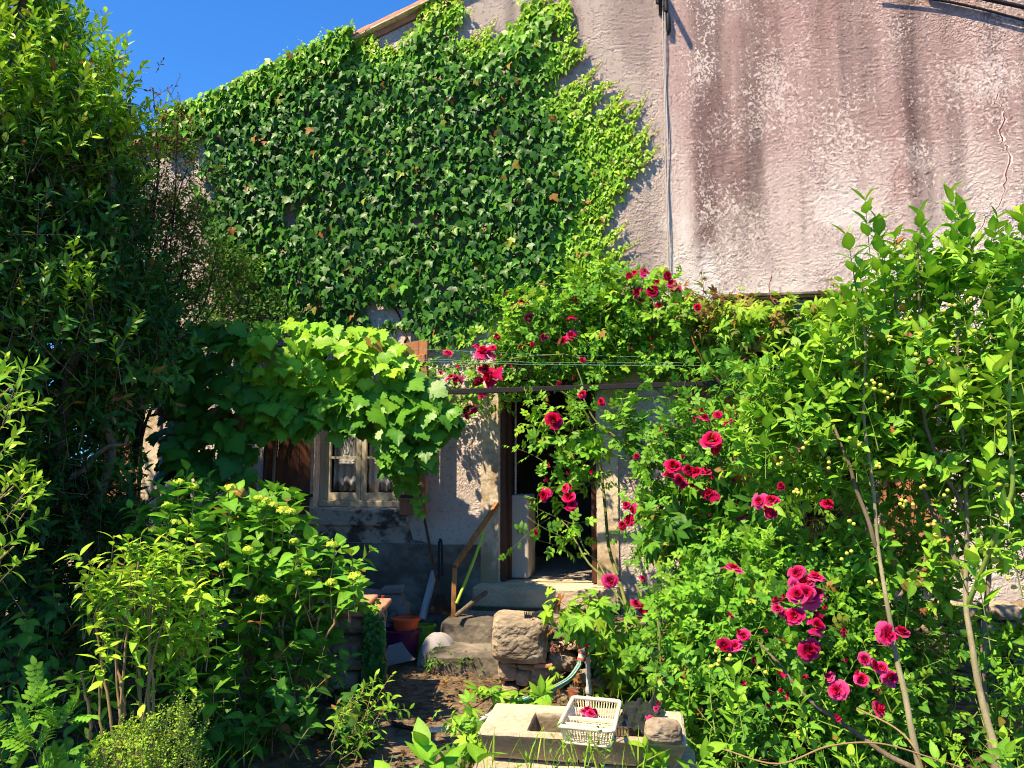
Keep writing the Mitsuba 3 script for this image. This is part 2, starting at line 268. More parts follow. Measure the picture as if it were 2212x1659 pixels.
# window: weathered reveal, two sashes, panes, lace curtains
for a, b in ((-2.30, -2.065), (-1.155, -1.05)): add(H + 'window_surround', rough(box(a, b, -.03, .0, 1.16, 3.05).subdivide().subdivide(), .006, 6), 'cream_render', False, True)
WN = add(H + 'window', cat_([box(-2.055, -2.0, .10, .18, 1.33, 2.93), box(-1.215, -1.165, .10, .18, 1.33, 2.93), box(-2.0, -1.215, .10, .18, 2.88, 2.93), box(-2.055, -1.165, .07, .18, 1.305, 1.372, .008)]), 'cream_paint', False, True)
for a, b in ((-1.998, -1.612), (-1.606, -1.217)):
    z0, z1, zm = 1.376, 2.876, 1.80
    add(WN + '__sash', cat_([box(a, a + .05, .105, .15, z0, z1), box(b - .05, b, .105, .15, z0, z1), box(a + .05, b - .05, .105, .15, z0, z0 + .075), box(a + .05, b - .05, .105, .15, z1 - .06, z1)]), 'cream_paint', False, True)
    for zz in (zm, 2.34): add(WN + '__glazing_bar', box(a + .05, b - .05, .10, .148, zz, zz + .026), 'cream_paint', False, True)
    for c, d in ((z0 + .075, zm), (zm + .026, 2.34), (2.366, z1 - .06)):
        pm = trimesh.Trimesh([(a + .05, .13, c), (b - .05, .13, c), (b - .05, .13, d), (a + .05, .13, d)], [[0, 1, 2], [0, 2, 3]]); add(WN + '__pane', pm, 'glass', False, True)
    uu, zz = np.meshgrid(np.linspace(0, 1, 25), np.linspace(0, 1, 9)); w = b - a - .1
    cv = np.stack([a + .05 + uu * w, .21 + .012 * np.sin(uu * 22), z0 + .085 + zz * 1.3], -1).reshape(-1, 3)
    qi = (np.arange(8)[:, None] * 25 + np.arange(24)).ravel(); cm = trimesh.Trimesh(cv, np.vstack([np.stack([qi, qi + 1, qi + 26], 1), np.stack([qi, qi + 26, qi + 25], 1)]), process=False)
    add(WN + '__curtain', cm, 'lace_veil', True, True, uv=np.stack([uu.ravel(), zz.ravel()], 1), label='white lace curtain with water lilies behind the panes')
    def lily(cu, cz, s):
        ms = []
        for t in np.radians([90, 62, 118, 35, 145, 8, 172]):
            L = s * (.55 if abs(t - 1.57) < .9 else .62); d = np.array([math.cos(t), math.sin(t)]); nrm = np.array([-d[1], d[0]])
            ms.append([(cu, cz), *[tuple(np.array([cu, cz]) + d * L * f + nrm * s * wv) for f, wv in ((.35, .12), (.7, .10), (1, 0), (.7, -.10), (.35, -.12))]])
        ms.append([(cu - s * .62, cz - .05 * s), (cu + s * .62, cz - .05 * s), (cu + s * .42, cz - .26 * s), (cu, cz - .16 * s), (cu - s * .42, cz - .26 * s)])
        return ms
    ps = lily(a + .05 + w * .5, z0 + .40, .15)
    for dz, sx in ((.62, .0), (.74, .05), (.70, -.05), (.86, 0.01)):
        for t in np.radians([0, 72, 144, 216, 288]):
            c = np.array([a + .05 + w * .5 + sx, z0 + dz + .12]); d = np.array([math.cos(t), math.sin(t)]); nn = np.array([-d[1], d[0]])
            ps.append([tuple(c), tuple(c + d * .02 + nn * .013), tuple(c + d * .042), tuple(c + d * .02 - nn * .013)])
    for sx in (-.07, -.03, .035, .075): ps.append([(a + .05 + w * .5 + sx * .2 - .004, z0 + .48), (a + .05 + w * .5 + sx * .2 + .004, z0 + .48), (a + .05 + w * .5 + sx, z0 + .72)])
    add(WN + '__curtain_motif', cat_([prism(Polygon(p).buffer(0), .003, .192 - .0004 * k) for k, p in enumerate(ps)]), 'lace_thread', False, True)
# shutters: planks and braces, standing a little off the wall
def shutter(hu, side, z0, z1, w, ang, m, planks=4, label=None, brace=True):
    R = trimesh.transformations.rotation_matrix(-ang * side, [0, 0, 1]); S = np.diag([side, 1, 1, 1.0])
    def fin(x):
        x = x.copy(); x.apply_transform(S)
        if side < 0: x.invert()
        x.apply_transform(R); x.apply_translation((hu, -.035, 0)); return x
    k = add(H + 'shutter', fin(box(.01, w - .01, -.055, -.030, z0 + .14, z0 + .23, .004)), m, False, True, label=label)
    add(k + '__batten', fin(box(.01, w - .01, -.055, -.030, z1 - .24, z1 - .15, .004)), m, False, True)
    for p in range(planks): add(k + '__plank', fin(box(w * p / planks + .002, w * (p + 1) / planks - .002, -.030, -.004, z0 + .003 * (p % 2), z1, .003)), m, False, True)
    if brace:
        zb, zt = z0 + .235, z1 - .245; c = np.array([(w - .10, zb), (w - .03, zb), (.10, zt), (.03, zt)]); add(k + '__brace', fin(prism(Polygon(c), .024, -.056)), m, False, True)
    for zz in (z0 + .17, z1 - .21): add(k + '__hinge', fin(box(-.03, w * .6, -.060, -.0555, zz, zz + .03)), 'black_iron', False, True)
    return k
shutter(-2.10, -1, 1.24, 2.97, .44, .34, 'brown_wood', 4, 'dark brown plank shutter left of the lace curtained window')
shutter(-1.12, 1, 1.24, 2.97, .42, .62, 'orange_shutter', 3, 'brown shutter right of the lace curtained window, its top sunlit')
shutter(2.03, -1, .66, 3.0, .42, .12, 'orange_shutter', 4, 'orange brown shutter beside the wall cable, behind the roses')
shutter(3.40, 1, .66, 3.05, .50, .12, 'orange_shutter', 4, 'orange brown shutter glimpsed through the right-hand shrub')
shutter(-4.05, -1, 1.2, 2.75, .46, .05, 'orange_shutter', 4, 'orange brown shutter in the dappled shade at far left')
add(H + 'window_surround', rough(box(-4.03, -3.84, -.03, 0, 1.0, 2.8).subdivide().subdivide(), .006, 6), 'cream_render', False, True)
# second window: blind box and its opening
BX = add(H + 'blind_box', cat_([box(2.03, 3.38, .03, .25, 3.02, 3.30)]), 'plank_grey', False, True)
add(BX + '__ledge', box(1.97, 3.44, -.05, .03, 3.335, 3.365, .006), 'cement', False, True)
add(H + 'window', cat_([box(2.035, 2.11, .12, .18, .63, 3.02), box(3.30, 3.375, .12, .18, .63, 3.02), box(2.67, 2.74, .12, .18, .63, 3.02)]), 'cream_paint', False, True)
for a, b in ((2.11, 2.67), (2.74, 3.30)):
    add(H + 'window_001__pane', trimesh.Trimesh([(a, .15, .63), (b, .15, .63), (b, .15, 3.02), (a, .15, 3.02)], [[0, 1, 2], [0, 2, 3]]), 'glass', False, True)
# crack down the right of the gable and pale repair beside the chimney end
ck = [atw(2196, 160), atw(2150, 215), atw(2172, 240), atw(2160, 300), atw(2178, 330), atw(2172, 400), atw(2158, 440), atw(2128, 475), atw(2105, 520), atw(2085, 560), atw(2060, 590)]
ckc = curve([(a, b, 0) for a, b in ck], 60); cw = .0085 * (.25 + meshkit.fbm(np.stack([np.arange(len(ckc)) * .5, np.zeros(len(ckc)), np.zeros(len(ckc))], -1), 2)) * np.linspace(1.1, .35, len(ckc))
ckn = meshkit.noise(np.stack([np.arange(len(ckc)) * .9, np.zeros(len(ckc)) + 5, np.zeros(len(ckc))], -1)) - .5
cp = Polygon([(p[0] + n * .05 - w, p[1]) for p, w, n in zip(ckc, cw, ckn)] + [(p[0] + n * .05 + w, p[1]) for p, w, n in list(zip(ckc, cw, ckn))[::-1]]).buffer(0)
mat('crack_red', (.17, .06, .055), .95, .05); mat('lime_patch', (.70, .63, .56), .95, .05)
cq = Polygon([(p[0] + n * .05 - w * (1.2 + 2 * abs(n)) - .004, p[1]) for p, w, n in zip(ckc, cw, ckn)] + [(p[0] + n * .05 + w * (1.8 + 6 * n) + .006, p[1]) for p, w, n in list(zip(ckc, cw, ckn))[::-1]])
add(H + 'crack_filler', prism(cq, .003, -.0025), 'lime_patch', False, True)
add(H + 'wall_crack', prism(cp, .003, -.004), 'crack_red', False, True, label='jagged reddish crack running down the upper right gable')
# ------------------------------------------------------------------ cables and bracket on the facade
for du, nm in ((0, 'left strand'), (.018, 'right strand')):
    pts = [wp(1.555 + du + .004 * math.sin(z * 5 + du * 99), -.03 + .008 * math.sin(z * 7 + du * 60), z) for z in np.linspace(3.35, 6.75, 40)]
    add('wall_cable', tube(pts, .006), 'pale_cable', True, label='thin pale cable running down the gable, ' + nm + ' of the two', cat='cable')
b0 = thing('cable_bracket', 'rusty iron bracket with insulators at the top of the wall cable', 'bracket'); bu, bz = atw(1432, 8)
add(b0 + '__arm', box(bu - .01, bu + .02, -.34, .0, bz + .10, bz + .16), 'rust_iron', False, True)
add(b0 + '__plate', box(bu - .045, bu + .05, -.02, 0, bz - .12, bz + .22), 'rust_iron', False, True)
for a, z in ((-.05, -.03), (.03, -.12)):
    q = lathe([(0, 0), (.02, 0), (.026, .05), (.018, .09), (.024, .14), (.012, .17), (0, .17)], 12); q.apply_translation((bu + a, -.06, bz + z)); add(b0 + '__insulator', q, 'dark_cable', 40, True)
add(b0 + '__connector', tube([wp(bu + .045, -.05, bz - .13), wp(bu + .047, -.055, bz - .2), wp(bu + .05, -.045, bz - .32), wp(bu + .045, -.03, bz - .36)], [.015, .026, .024, .008]), 'dark_cable', True)
for k, (pa, pb, pc, off, r, nm) in enumerate((((1900, -14), (2060, 6), (2260, 56), .05, .012, 'lower'), ((2000, -30), (2120, -4), (2260, 26), .075, .02, 'upper'))):
    pts = curve([wp(atw(*p, off)[0], -off, atw(*p, off)[1]) for p in (pa, pb, pc)], 24)
    add('overhead_cable', tube(pts, r), 'dark_cable', True, label=f'black cable sagging across the top right corner of the gable, {nm} of the two', cat='cable')
# ------------------------------------------------------------------ steps
st = thing('stone_steps', 'worn stone steps, blackened on their faces, leading up to the doorway', 'steps')
def slab(u0, u1, i0, i1, z0, z1, amp, seed):
    m = box(u0, u1, i0, i1, z0, z1, .04)
    for _ in range(4): m = m.subdivide()
    v = np.array(m.vertices); m = trimesh.Trimesh(v + (meshkit.fbm(v * 5 + seed, 3) - .5)[:, None] * amp * 2 * np.array([1, 1, .5]), m.faces, process=False); return m
add(st + '__step', slab(-.50, 1.25, -.82, -.303, -.1, .375, .025, 3), 'cement', True, True)
add(st + '__step', slab(-.52, 1.0, -1.22, -.80, -.1, .185, .03, 9), 'cement', True, True)
# ------------------------------------------------------------------ handrail and green pole
hr = thing('handrail', 'plain wooden handrail on a square post beside the steps', 'handrail')
P = atz(976, 1432, -.02); top = P + [.02, .0, .83]
def beam(a, b, w, h, upv=(0, 0, 1)):
    a, b = np.asarray(a, float), np.asarray(b, float); L = np.linalg.norm(b - a); m = box(0, L, -w / 2, w / 2, -h / 2, h / 2, .003)
    x = nz(b - a); y = nz(np.cross(upv, x)); z = np.cross(x, y); M = np.eye(4); M[:3, 0], M[:3, 1], M[:3, 2], M[:3, 3] = x, y, z, a; m.apply_transform(M); return m
add(hr + '__post', beam(P, top, .042, .038, (0, 1, 0)), 'rail_wood')
uz = atw(1074, 1088, .04); add(hr + '__rail', beam(top + [0.0, 0, .012], wp(uz[0], -.04, uz[1]), .04, .042), 'rail_wood')
a, b = at(1046, 1148, 7.62), at(986, 1304, 7.25)
add('green_pole', tube(curve([a, (a + b) / 2 + [.01, 0, .01], b], 10), .014, 8), 'lime_pole', True, label='lime green pole leaning under the wooden handrail', cat='pole')
# ------------------------------------------------------------------ pergola bar, post, wires
bar = thing('pergola_frame', 'dark iron pergola bar and post carrying the vine and roses before the door', 'pergola')
A, B = at(300, 838, 7.55), at(1740, 826, 6.95)
a0, b0_ = at(862, 850, 7.30), at(1484, 830, 7.05); dirb = nz(b0_ - a0)
add(bar + '__crossbar', beam(a0 - dirb * 2.35, b0_ + dirb * 2.2, .035, .045), 'black_iron')
pp = at(566, 1100, 7.25); add(bar + '__post', tube([[pp[0], pp[1], -.05], [pp[0] + .02, pp[1], 2.42]], .017), 'rust_iron', True)
pp2 = at(588, 1100, 7.3); add(bar + '__brace', tube([[pp2[0] - .05, pp2[1] + .1, .6], [pp2[0] + .02, pp2[1], 2.40]], .014), 'bark', True)
for k, (ya, yb, nm) in enumerate(((752, 770, 'topmost'), (774, 782, 'middle'), (778, 788, 'lowest'))):
    p, q = at(896, ya, 7.45 - .1 * k), at(1420, yb, 7.25 - .1 * k); d = nz(q - p)
    add('clothes_line', tube([p - d * .6, (p + q) / 2 - [0, 0, .02], q + d * .5], .0018, 5), 'wire_green', True, label=f'thin pale green line strung above the pergola bar, {nm} of the three', cat='clothes line', group='green lines over the pergola')
# ------------------------------------------------------------------ dry stone walls
def pxstone(holder, cx, cy, w, h, Y, seed, dep=None, rot=0, sq=.55, amp=.16, m='stone', label=None):
    c = at(cx, cy, Y); k = (Y / ray(cx, cy)[1]) / F; s = (w * k * 1.08, dep or max(.16, w * k * .8), h * k * 1.08)
    return add(holder, stone(c + np.array([0, s[1] * .32, 0]), s, rot, seed, sq, amp), m, 40, label=label)
rw = thing('stone_retaining_wall', 'rough dry stone retaining wall behind the concrete sink, partly under creepers', 'stone wall')
def core(px0, px1, py0, Y, dep, sub=4):
    a, b = at(px0, py0, Y), at(px1, py0, Y); m = box(a[0], b[0], Y + .06, Y + dep, -.2, a[2], .03)
    for _ in range(sub): m = m.subdivide()
    return rough(m, .03, 5)
add(rw + '__earth_core', core(1082, 1420, 1372, 6.2, .7), 'soil', True)
sd = 0
for cx, cy, w, h, rot in [(1123, 1384, 116, 88, .05), (1092, 1428, 24, 10, 0), (1097, 1450, 40, 40, 0), (1130, 1464, 29, 34, .15), (1179, 1462, 70, 42, .05), (1139, 1441, 42, 13, .1), (1153, 1421, 34, 22, -.3), (1213, 1430, 62, 38, .12), (1213, 1399, 78, 14, -.1),
                             (1163, 1496, 34, 30, -.2), (1205, 1508, 46, 34, .1), (1103, 1491, 36, 16, 0), (1202, 1530, 50, 14, 0), (1332, 1452, 68, 26, 0), (1290, 1480, 50, 26, .1), (1350, 1490, 60, 34, -.1), (1260, 1462, 34, 26, 0), (1250, 1500, 44, 30, .1), (1290, 1430, 50, 26, .1),
                             (1310, 1515, 66, 28, 0), (1140, 1520, 46, 26, .1), (1400, 1440, 60, 36, 0), (1410, 1490, 56, 40, .1), (1100, 1516, 44, 30, 0), (1160, 1360, 60, 20, .0), (1270, 1404, 46, 22, .1), (1330, 1420, 50, 28, 0)]:
    sd += 1; big = w > 100
    pxstone(rw + '__stone', cx, cy, w, h, 6.12 if not big else 6.05, sd, .55 if big else None, rot, .42 if big else .55, .12 if big else .16, label='largest block of the wall, rounded and pitted' if big else None)
for cx, cy, w, h in ((1173, 1436, 40, 8), (1170, 1423, 16, 12)):
    c = at(cx, cy, 6.05); k = 6.0 / F; add(rw + '__brick', rough(box(c[0] - w * k / 2, c[0] + w * k / 2, 6.0, 6.2, c[2] - h * k / 2, c[2] + h * k / 2, .006).subdivide().subdivide(), .006, 9, cx), 'terracotta', 40)
bw = thing('stone_garden_wall', 'low pale stone wall behind the roses and shrub at lower right', 'stone wall')
add(bw + '__earth_core', core(1480, 2330, 1330, 6.5, .5), 'stone', True)
for i in range(52):
    row = i % 4; cx = 1500 + (i // 4) * 62 + rng.normal() * 8 + (row % 2) * 30; cy = 1318 + row * 40 + rng.normal() * 5
    pxstone(bw + '__stone', cx, cy, 52 + rng.random() * 22, 30 + rng.random() * 12, 6.42, 60 + i, .3, rng.normal() * .08)
pr_ = thing('stone_pillar', 'low stone pillar topped with a terracotta slab, left of the path', 'pillar')
add(pr_ + '__earth_core', core(672, 818, 1330, 6.0, .45), 'soil', True)
for i, (cx, cy, w, h) in enumerate([(762, 1348, 70, 40), (715, 1352, 50, 36), (806, 1360, 34, 60), (744, 1392, 76, 44), (700, 1398, 44, 40), (800, 1418, 40, 44), (760, 1432, 50, 30), (712, 1440, 56, 36), (740, 1470, 66, 36), (800, 1466, 42, 40), (700, 1482, 46, 36), (770, 1505, 60, 34), (816, 1436, 22, 22)]):
    pxstone(pr_ + '__stone', cx, cy, w, h, 5.95, 200 + i, .32, rng.normal() * .05)
c = at(694, 1318, 5.9); d = at(824, 1318, 5.9)
add(pr_ + '__terracotta_slab', rough(box(c[0], d[0], 5.84, 6.40, c[2] - .035, c[2] + .005, .008).subdivide().subdivide(), .004, 6), 'terracotta', 40)
add(pr_ + '__terracotta_slab', rough(box(c[0] - .03, d[0] - .10, 5.86, 6.36, c[2] + .008, c[2] + .04, .008).subdivide().subdivide(), .004, 6, 3), 'terracotta', 40)
# stones of the old wall foot at far left
lw_ = thing('rubble_wall', 'sunlit rubble stone wall seen through the dark laurel at far left', 'stone wall')
Yl = 8.0
for i in range(54):
    row = i % 3; px = 20 + (i // 3) * 17.5 + rng.normal() * 3 + (row % 2) * 8; py = 1118 + row * 42 + rng.normal() * 4; y_ = Yl + .25 + (1106 - px) / F * 8 * .176 * .9
    pxstone(lw_ + '__stone', px, py, 30 + 10 * rng.random(), 30 + 10 * rng.random(), y_, 400 + i, .3, rng.normal() * .1)
a, b = at(-60, 1100, 9.5), at(330, 1100, 8.8)
cr = box(-6.6, -3.0, 0, .3, -.2, 1.42); cr.apply_transform(trimesh.transformations.rotation_matrix(-TH, [0, 0, 1])); cr.apply_translation((0.05, 8.02, 0)); add(lw_ + '__earth_core', cr, 'stone')
# ------------------------------------------------------------------ concrete sink on its block
sk = thing('concrete_sink', 'old mossy cream concrete garden sink with a cracked front at bottom centre', 'sink')
p0, p1 = atz(1030, 1581, .43), atz(1425, 1602, .43); ex = nz((p1 - p0) * [1, 1, 0]); ey = np.array([-ex[1], ex[0], 0]); SW = 1.0
SM = np.eye(4); SM[:3, 0], SM[:3, 1], SM[:3, 3] = ex, ey, [p0[0], p0[1], 0]
def man(m): return manifold3d.Manifold(manifold3d.Mesh(np.asarray(m.vertices, np.float32), np.asarray(m.faces, np.uint32)))
def tri(m):
    q = m.to_mesh(); return trimesh.Trimesh(q.vert_properties[:, :3], q.tri_verts, process=False)
outer = box(0, SW, 0, .50, .285, .43, .012); lo = np.array(outer.vertices); lo[:, 0] += np.where(lo[:, 2] < .33, np.where(lo[:, 0] < .5, .045, -.045), 0); lo[:, 1] += np.where(lo[:, 2] < .33, np.where(lo[:, 1] < .25, .075, -.035), 0)
outer = trimesh.convex.convex_hull(lo)
cav = trimesh.convex.convex_hull(np.array([(.235, .05, .44), (.90, .05, .44), (.90, .36, .44), (.235, .36, .44), (.255, .10, .305), (.86, .10, .305), (.86, .34, .305), (.255, .34, .305)]))
basin = tri((man(outer) - man(cav)).refine_to_length(.03)); basin = rough(basin, .003, 14)
def sadd(k, m, b, s=False, **kw): m = m.copy(); m.apply_transform(SM); return add(k, m, b, s, **kw)
sadd(sk + '__basin', basin, 'concrete', 35)
bb = box(-.02, SW + .05, -.035, .46, .12, .268, .012)
for _ in range(4): bb = bb.subdivide()
sadd(sk + '__base_ledge', rough(bb, .008, 11), 'concrete', 35)
for a in (.08, .52, .86): sadd(sk + '__support_block', rough(box(a, a + .16, .05, .42, -.05, .13, .01).subdivide().subdivide(), .01, 9), 'stone', 35)
cc = [(.452 + dx, z) for dx, z in ((0, .42), (.006, .40), (-.002, .37), (.016, .34), (.03, .31), (.035, .287))]
ck2 = Polygon([(x - .003, z) for x, z in cc] + [(x + .003, z) for x, z in cc[::-1]]).buffer(0)
v = prism(ck2, .012, -.004); vv = np.array(v.vertices); vv[:, 1] += np.interp(vv[:, 2], [.285, .33, .42], [.075, .072, .002]); v = trimesh.Trimesh(vv, v.faces, process=False)
mat('crack_black', (.012, .011, .009), .95, .05); sadd(sk + '__front_crack', v, 'crack_black')
# dish rack, petals and sheet on the sink
dr_ = thing('dish_rack', 'cream plastic dish drainer basket resting on the concrete sink', 'dish rack')
q = [atz(1207, 1569, .525), atz(1326, 1580, .525), atz(1341, 1509, .53), atz(1241, 1500, .53)]; q[2] = q[1] + (q[2] - q[1]) * .9; q[3] = q[0] + (q[3] - q[0]) * .9
q = np.array(q); qb = q.mean(0) + (q - q.mean(0)) * .84; qb[:, 2] = .445
def rnd(p, r=.03): return np.vstack([curve([p[i] + (p[i - 1] - p[i]) * r / np.linalg.norm(p[i - 1] - p[i]), p[i] * .97 + .03 * (p[i - 1] + p[(i + 1) % 4]) / 2, p[i] + (p[(i + 1) % 4] - p[i]) * r / np.linalg.norm(p[(i + 1) % 4] - p[i])], 6) for i in range(4)])
def ring(p, r): c = rnd(p); c = np.vstack([c, c[:2]]); return tube(c, r, 7, False)
add(dr_ + '__rim', ring(q, .0105), 'cream_plastic', True)
add(dr_ + '__base', cat_([ring(qb, .007)] + [tube([qb[0] + (qb[3] - qb[0]) * t, qb[1] + (qb[2] - qb[1]) * t], .003, 5) for t in np.linspace(.06, .94, 14)] + [tube([qb[0] + (qb[1] - qb[0]) * t, qb[3] + (qb[2] - qb[3]) * t], .003, 5) for t in (.25, .5, .75)]), 'cream_plastic', True)
for i in range(4):
    n = (19, 22, 17, 22)[i]
    for t in (np.arange(n) + .7) / (n + .4): add(dr_ + '__slat', beam(qb[i] + (qb[(i + 1) % 4] - qb[i]) * t, q[i] + (q[(i + 1) % 4] - q[i]) * t - [0, 0, .004], .0055, .005, q[(i + 1) % 4] - q[i]), 'cream_plastic')
for t in (.22, .42):
    add(dr_ + '__divider', beam(q[0] + (q[3] - q[0]) * t - [0, 0, .02], q[1] + (q[2] - q[1]) * t - [0, 0, .02], .006, .02), 'cream_plastic')
    for s in np.linspace(.05, .95, 16): p = q[0] + (q[3] - q[0]) * t + (q[1] - q[0] + (q[2] - q[3] - q[1] + q[0]) * t) * s; add(dr_ + '__peg', tube([p - [0, 0, .075], p - [0, 0, .025]], .0028, 5), 'cream_plastic', True)
# black plastic sheet: a crumpled grid
gu, gv = np.meshgrid(np.linspace(0, 1, 40), np.linspace(0, 1, 30)); c4 = [atz(1322, 1588, .44), atz(1432, 1592, .44), atz(1424, 1520, .45), atz(1348, 1522, .45)]
pp = (c4[0] * ((1 - gu) * (1 - gv))[..., None] + c4[1] * (gu * (1 - gv))[..., None] + c4[2] * (gu * gv)[..., None] + c4[3] * ((1 - gu) * gv)[..., None])
rn = np.abs(meshkit.fbm(np.stack([gu * 4, gv * 4, gu * 0], -1), 3) - .5) * 2; pp[..., 2] += .004 + .05 * rn; pp[..., :2] += .05 * (np.stack([meshkit.fbm(np.stack([gu * 3, gv * 3, gu * 0 + 5 + k], -1), 3) for k in range(2)], -1) - .5)
qi = (np.arange(29)[:, None] * 40 + np.arange(39)).ravel()
add('plastic_sheet', trimesh.Trimesh(pp.reshape(-1, 3), np.vstack([np.stack([qi, qi + 1, qi + 41], 1), np.stack([qi, qi + 41, qi + 40], 1)]), process=False), 'black_plastic', 50, label='crumpled black plastic sheet with fallen petals on the right end of the sink', cat='plastic sheet')
cst = atz(1420, 1582, .47); add('loose_stone', stone(cst + [0.03, .02, .0], (.17, .16, .10), 0, 77, .6), 'stone', 40, label='rounded loose stone weighing down the black plastic sheet', cat='stone')
# ------------------------------------------------------------------ tap, riser, hoses
tp = thing('garden_tap', 'garden tap with a red lever on a pale standpipe before the stone wall', 'tap')
YT = 5.75; t0 = at(1271, 1500, YT); t1 = at(1268, 1408, YT); r0 = np.array([t0[0], YT, -.02])
add(tp + '__standpipe', tube([r0, [t0[0], YT, t1[2] - .02], [t1[0], YT, t1[2] + .02]], .016, 10), 'hose_grey', True)
add(tp + '__collar', tube([at(1272, 1497, YT), at(1272, 1484, YT)], [.026, .024], 10), 'hose_grey', True)
hd = at(1262, 1394, YT - .05); tl = at(1268, 1405, YT)
add(tp + '__valve', cat_([tube([tl, tl + [0, -.05, .02]], .018, 10), tube([tl + [0, -.05, .03], tl + [-.01, -.06, -.03]], .014, 10)]), 'rail_wood', True)
add(tp + '__lever', beam(hd + [-.045, 0, -.012], hd + [.04, 0, .018], .03, .03), 'red_plastic')
c0, c1 = at(1259, 1405, YT - .07), at(1254, 1428, YT - .09)
add(tp + '__hose_connector', tube([c0, c0 + (c1 - c0) * .2, c0 + (c1 - c0) * .25, c1], [.021, .021, .026, .024], 12), 'grey_plastic', 40)
for t in (.3, .85): add(tp + '__connector_ring', tube([c0 + (c1 - c0) * (t - .1), c0 + (c1 - c0) * (t + .1)], .0275, 12), 'red_plastic', 40)
hp = [c1, at(1249, 1441, YT - .12), at(1228, 1468, YT - .3), at(1190, 1490, YT - .55), at(1150, 1505, YT - .7), at(1110, 1519, YT - .75), at(1075, 1535, YT - .72)]
hc = curve(hp, 48); gh = thing('green_hose', 'green garden hose with pale stripes curving down from the tap', 'hose')
add(gh + '__tube', tube(hc, .017, 12), 'hose_green', True)
tt = nz(np.gradient(hc, axis=0)); sa = nz(np.cross(tt, [0, 0, 1.0])); sb = np.cross(sa, tt)
for an in (20, 80, 140, 260): o = sa * math.cos(math.radians(an)) + sb * math.sin(math.radians(an)); add(gh + '__stripe', tube(hc + o * .0155, .0042, 5), 'hose_grey', True)
g2 = [at(1090, 1527, 5.0), at(1040, 1554, 5.02), at(1000, 1566, 5.05), at(960, 1575, 5.1), at(918, 1578, 5.2)]
add('grey_hose', tube(curve(g2, 30), .0155, 10), 'hose_grey', True, label='grey hose end lying across the bare path left of the sink', cat='hose')
g3 = [at(922, 1577, 5.19), at(880, 1572, 5.35), at(845, 1560, 5.6), at(820, 1545, 5.9)]
add('black_hose', tube(curve(g3, 16), .014, 8), 'black_iron', True, label='black hose trailing left from the grey hose on the path', cat='hose')
# ------------------------------------------------------------------ small fitting on the block
bk = thing('black_fitting', 'small black plastic fitting with a grey knob on top of the largest wall block', 'plastic fitting')
o = at(1157, 1345, 6.15); W = .105
for k in range(4): add(bk + '__rib', box(o[0] - .085 + k * .013, o[0] - .077 + k * .013, 6.09, 6.19, o[2] - .03, o[2] + .075, .002), 'black_plastic')
hull = trimesh.convex.convex_hull(np.array([(o[0] + x, y, o[2] + z) for x, z in ((-.03, -.03), (.09, -.03), (.10, .03), (.085, .075), (.05, .085), (-.03, .06)) for y in (6.13, 6.21)]))
add(bk + '__body', hull, 'black_plastic'); kn = tube([[o[0] - .005, 6.10, o[2] + .01], [o[0] + .055, 6.09, o[2] + .02]], .017, 10); add(bk + '__knob', kn, 'teal_plastic', 40)
add(bk + '__clip', beam([o[0] + .01, 6.12, o[2] + .055], [o[0] + .075, 6.12, o[2] + .07], .02, .012), 'black_plastic')
# ------------------------------------------------------------------ clutter between the pillar and the house
def pot(key, cx, y0, y1, wt, wb, Y, m, label, cat, rim=.012):
    c = at(cx, y1, Y); k = (Y / ray(cx, y1)[1]) / F; h = (y1 - y0) * k; rt, rb = wt * k / 2, wb * k / 2
    kk = thing(key, label, cat)
    q = lathe([(0, 0), (rb, 0), (rb + .008, .012), (rt, h), (rt - .008, h), (rb, .02), (0, .015)], 28); q.apply_translation((c[0], Y + rt, c[2])); add(kk + '__body', q, m, 40)
    q = lathe([(rt - .004, h - .02), (rt + rim, h - .018), (rt + rim + .003, h), (rt - .004, h + .006)], 28); q.apply_translation((c[0], Y + rt, c[2])); add(kk + '__rim', q, m, 40); return kk
pot('purple_tub', 863, 1368, 1425, 78, 60, 7.05, 'purple_plastic', 'dark purple plastic tub under the orange basin', 'tub')
pot('orange_basin', 873, 1340, 1367, 58, 46, 7.08, 'orange_plastic', 'orange plastic basin stacked on the purple tub', 'basin')
pot('green_bucket', 912, 1356, 1425, 48, 38, 7.25, 'green_plastic', 'green plastic bucket behind the white cloth', 'bucket')
gu, gv = np.meshgrid(np.linspace(-1, 1, 28), np.linspace(0, 1, 22)); a = np.pi * .5 * gu
cl = at(942, 1432, 7.0); rr = .16 * np.sqrt(np.clip(1.02 - gv ** 2.4, 0, 1)); fold = .018 * np.sin(a * 7 + 3 * gv) * (1 - gv)
X = cl[0] + np.sin(a) * (rr + fold); Yy = 7.16 - np.cos(a) * (rr * .7 + fold); Z = .0 + .29 * gv ** .75 + .02 * np.sin(a * 5) * (1 - gv)
qi = (np.arange(21)[:, None] * 28 + np.arange(27)).ravel()
add('white_cloth', trimesh.Trimesh(np.stack([X, Yy, Z], -1).reshape(-1, 3), np.vstack([np.stack([qi, qi + 1, qi + 29], 1), np.stack([qi, qi + 29, qi + 28], 1)]), process=False), 'cloth', True, label='crumpled whitish cloth draped beside the handrail post', cat='cloth')
gu, gv = np.meshgrid(np.linspace(0, 1, 12), np.linspace(0, 1, 10)); c4 = [at(826, 1441, 6.85), at(897, 1425, 6.85), at(868, 1388, 7.02), at(838, 1396, 7.0)]
pp = (c4[0] * ((1 - gu) * (1 - gv))[..., None] + c4[1] * (gu * (1 - gv))[..., None] + c4[2] * (gu * gv)[..., None] + c4[3] * ((1 - gu) * gv)[..., None]); pp[..., 1] -= .04 * np.sin(gv * 3.1)
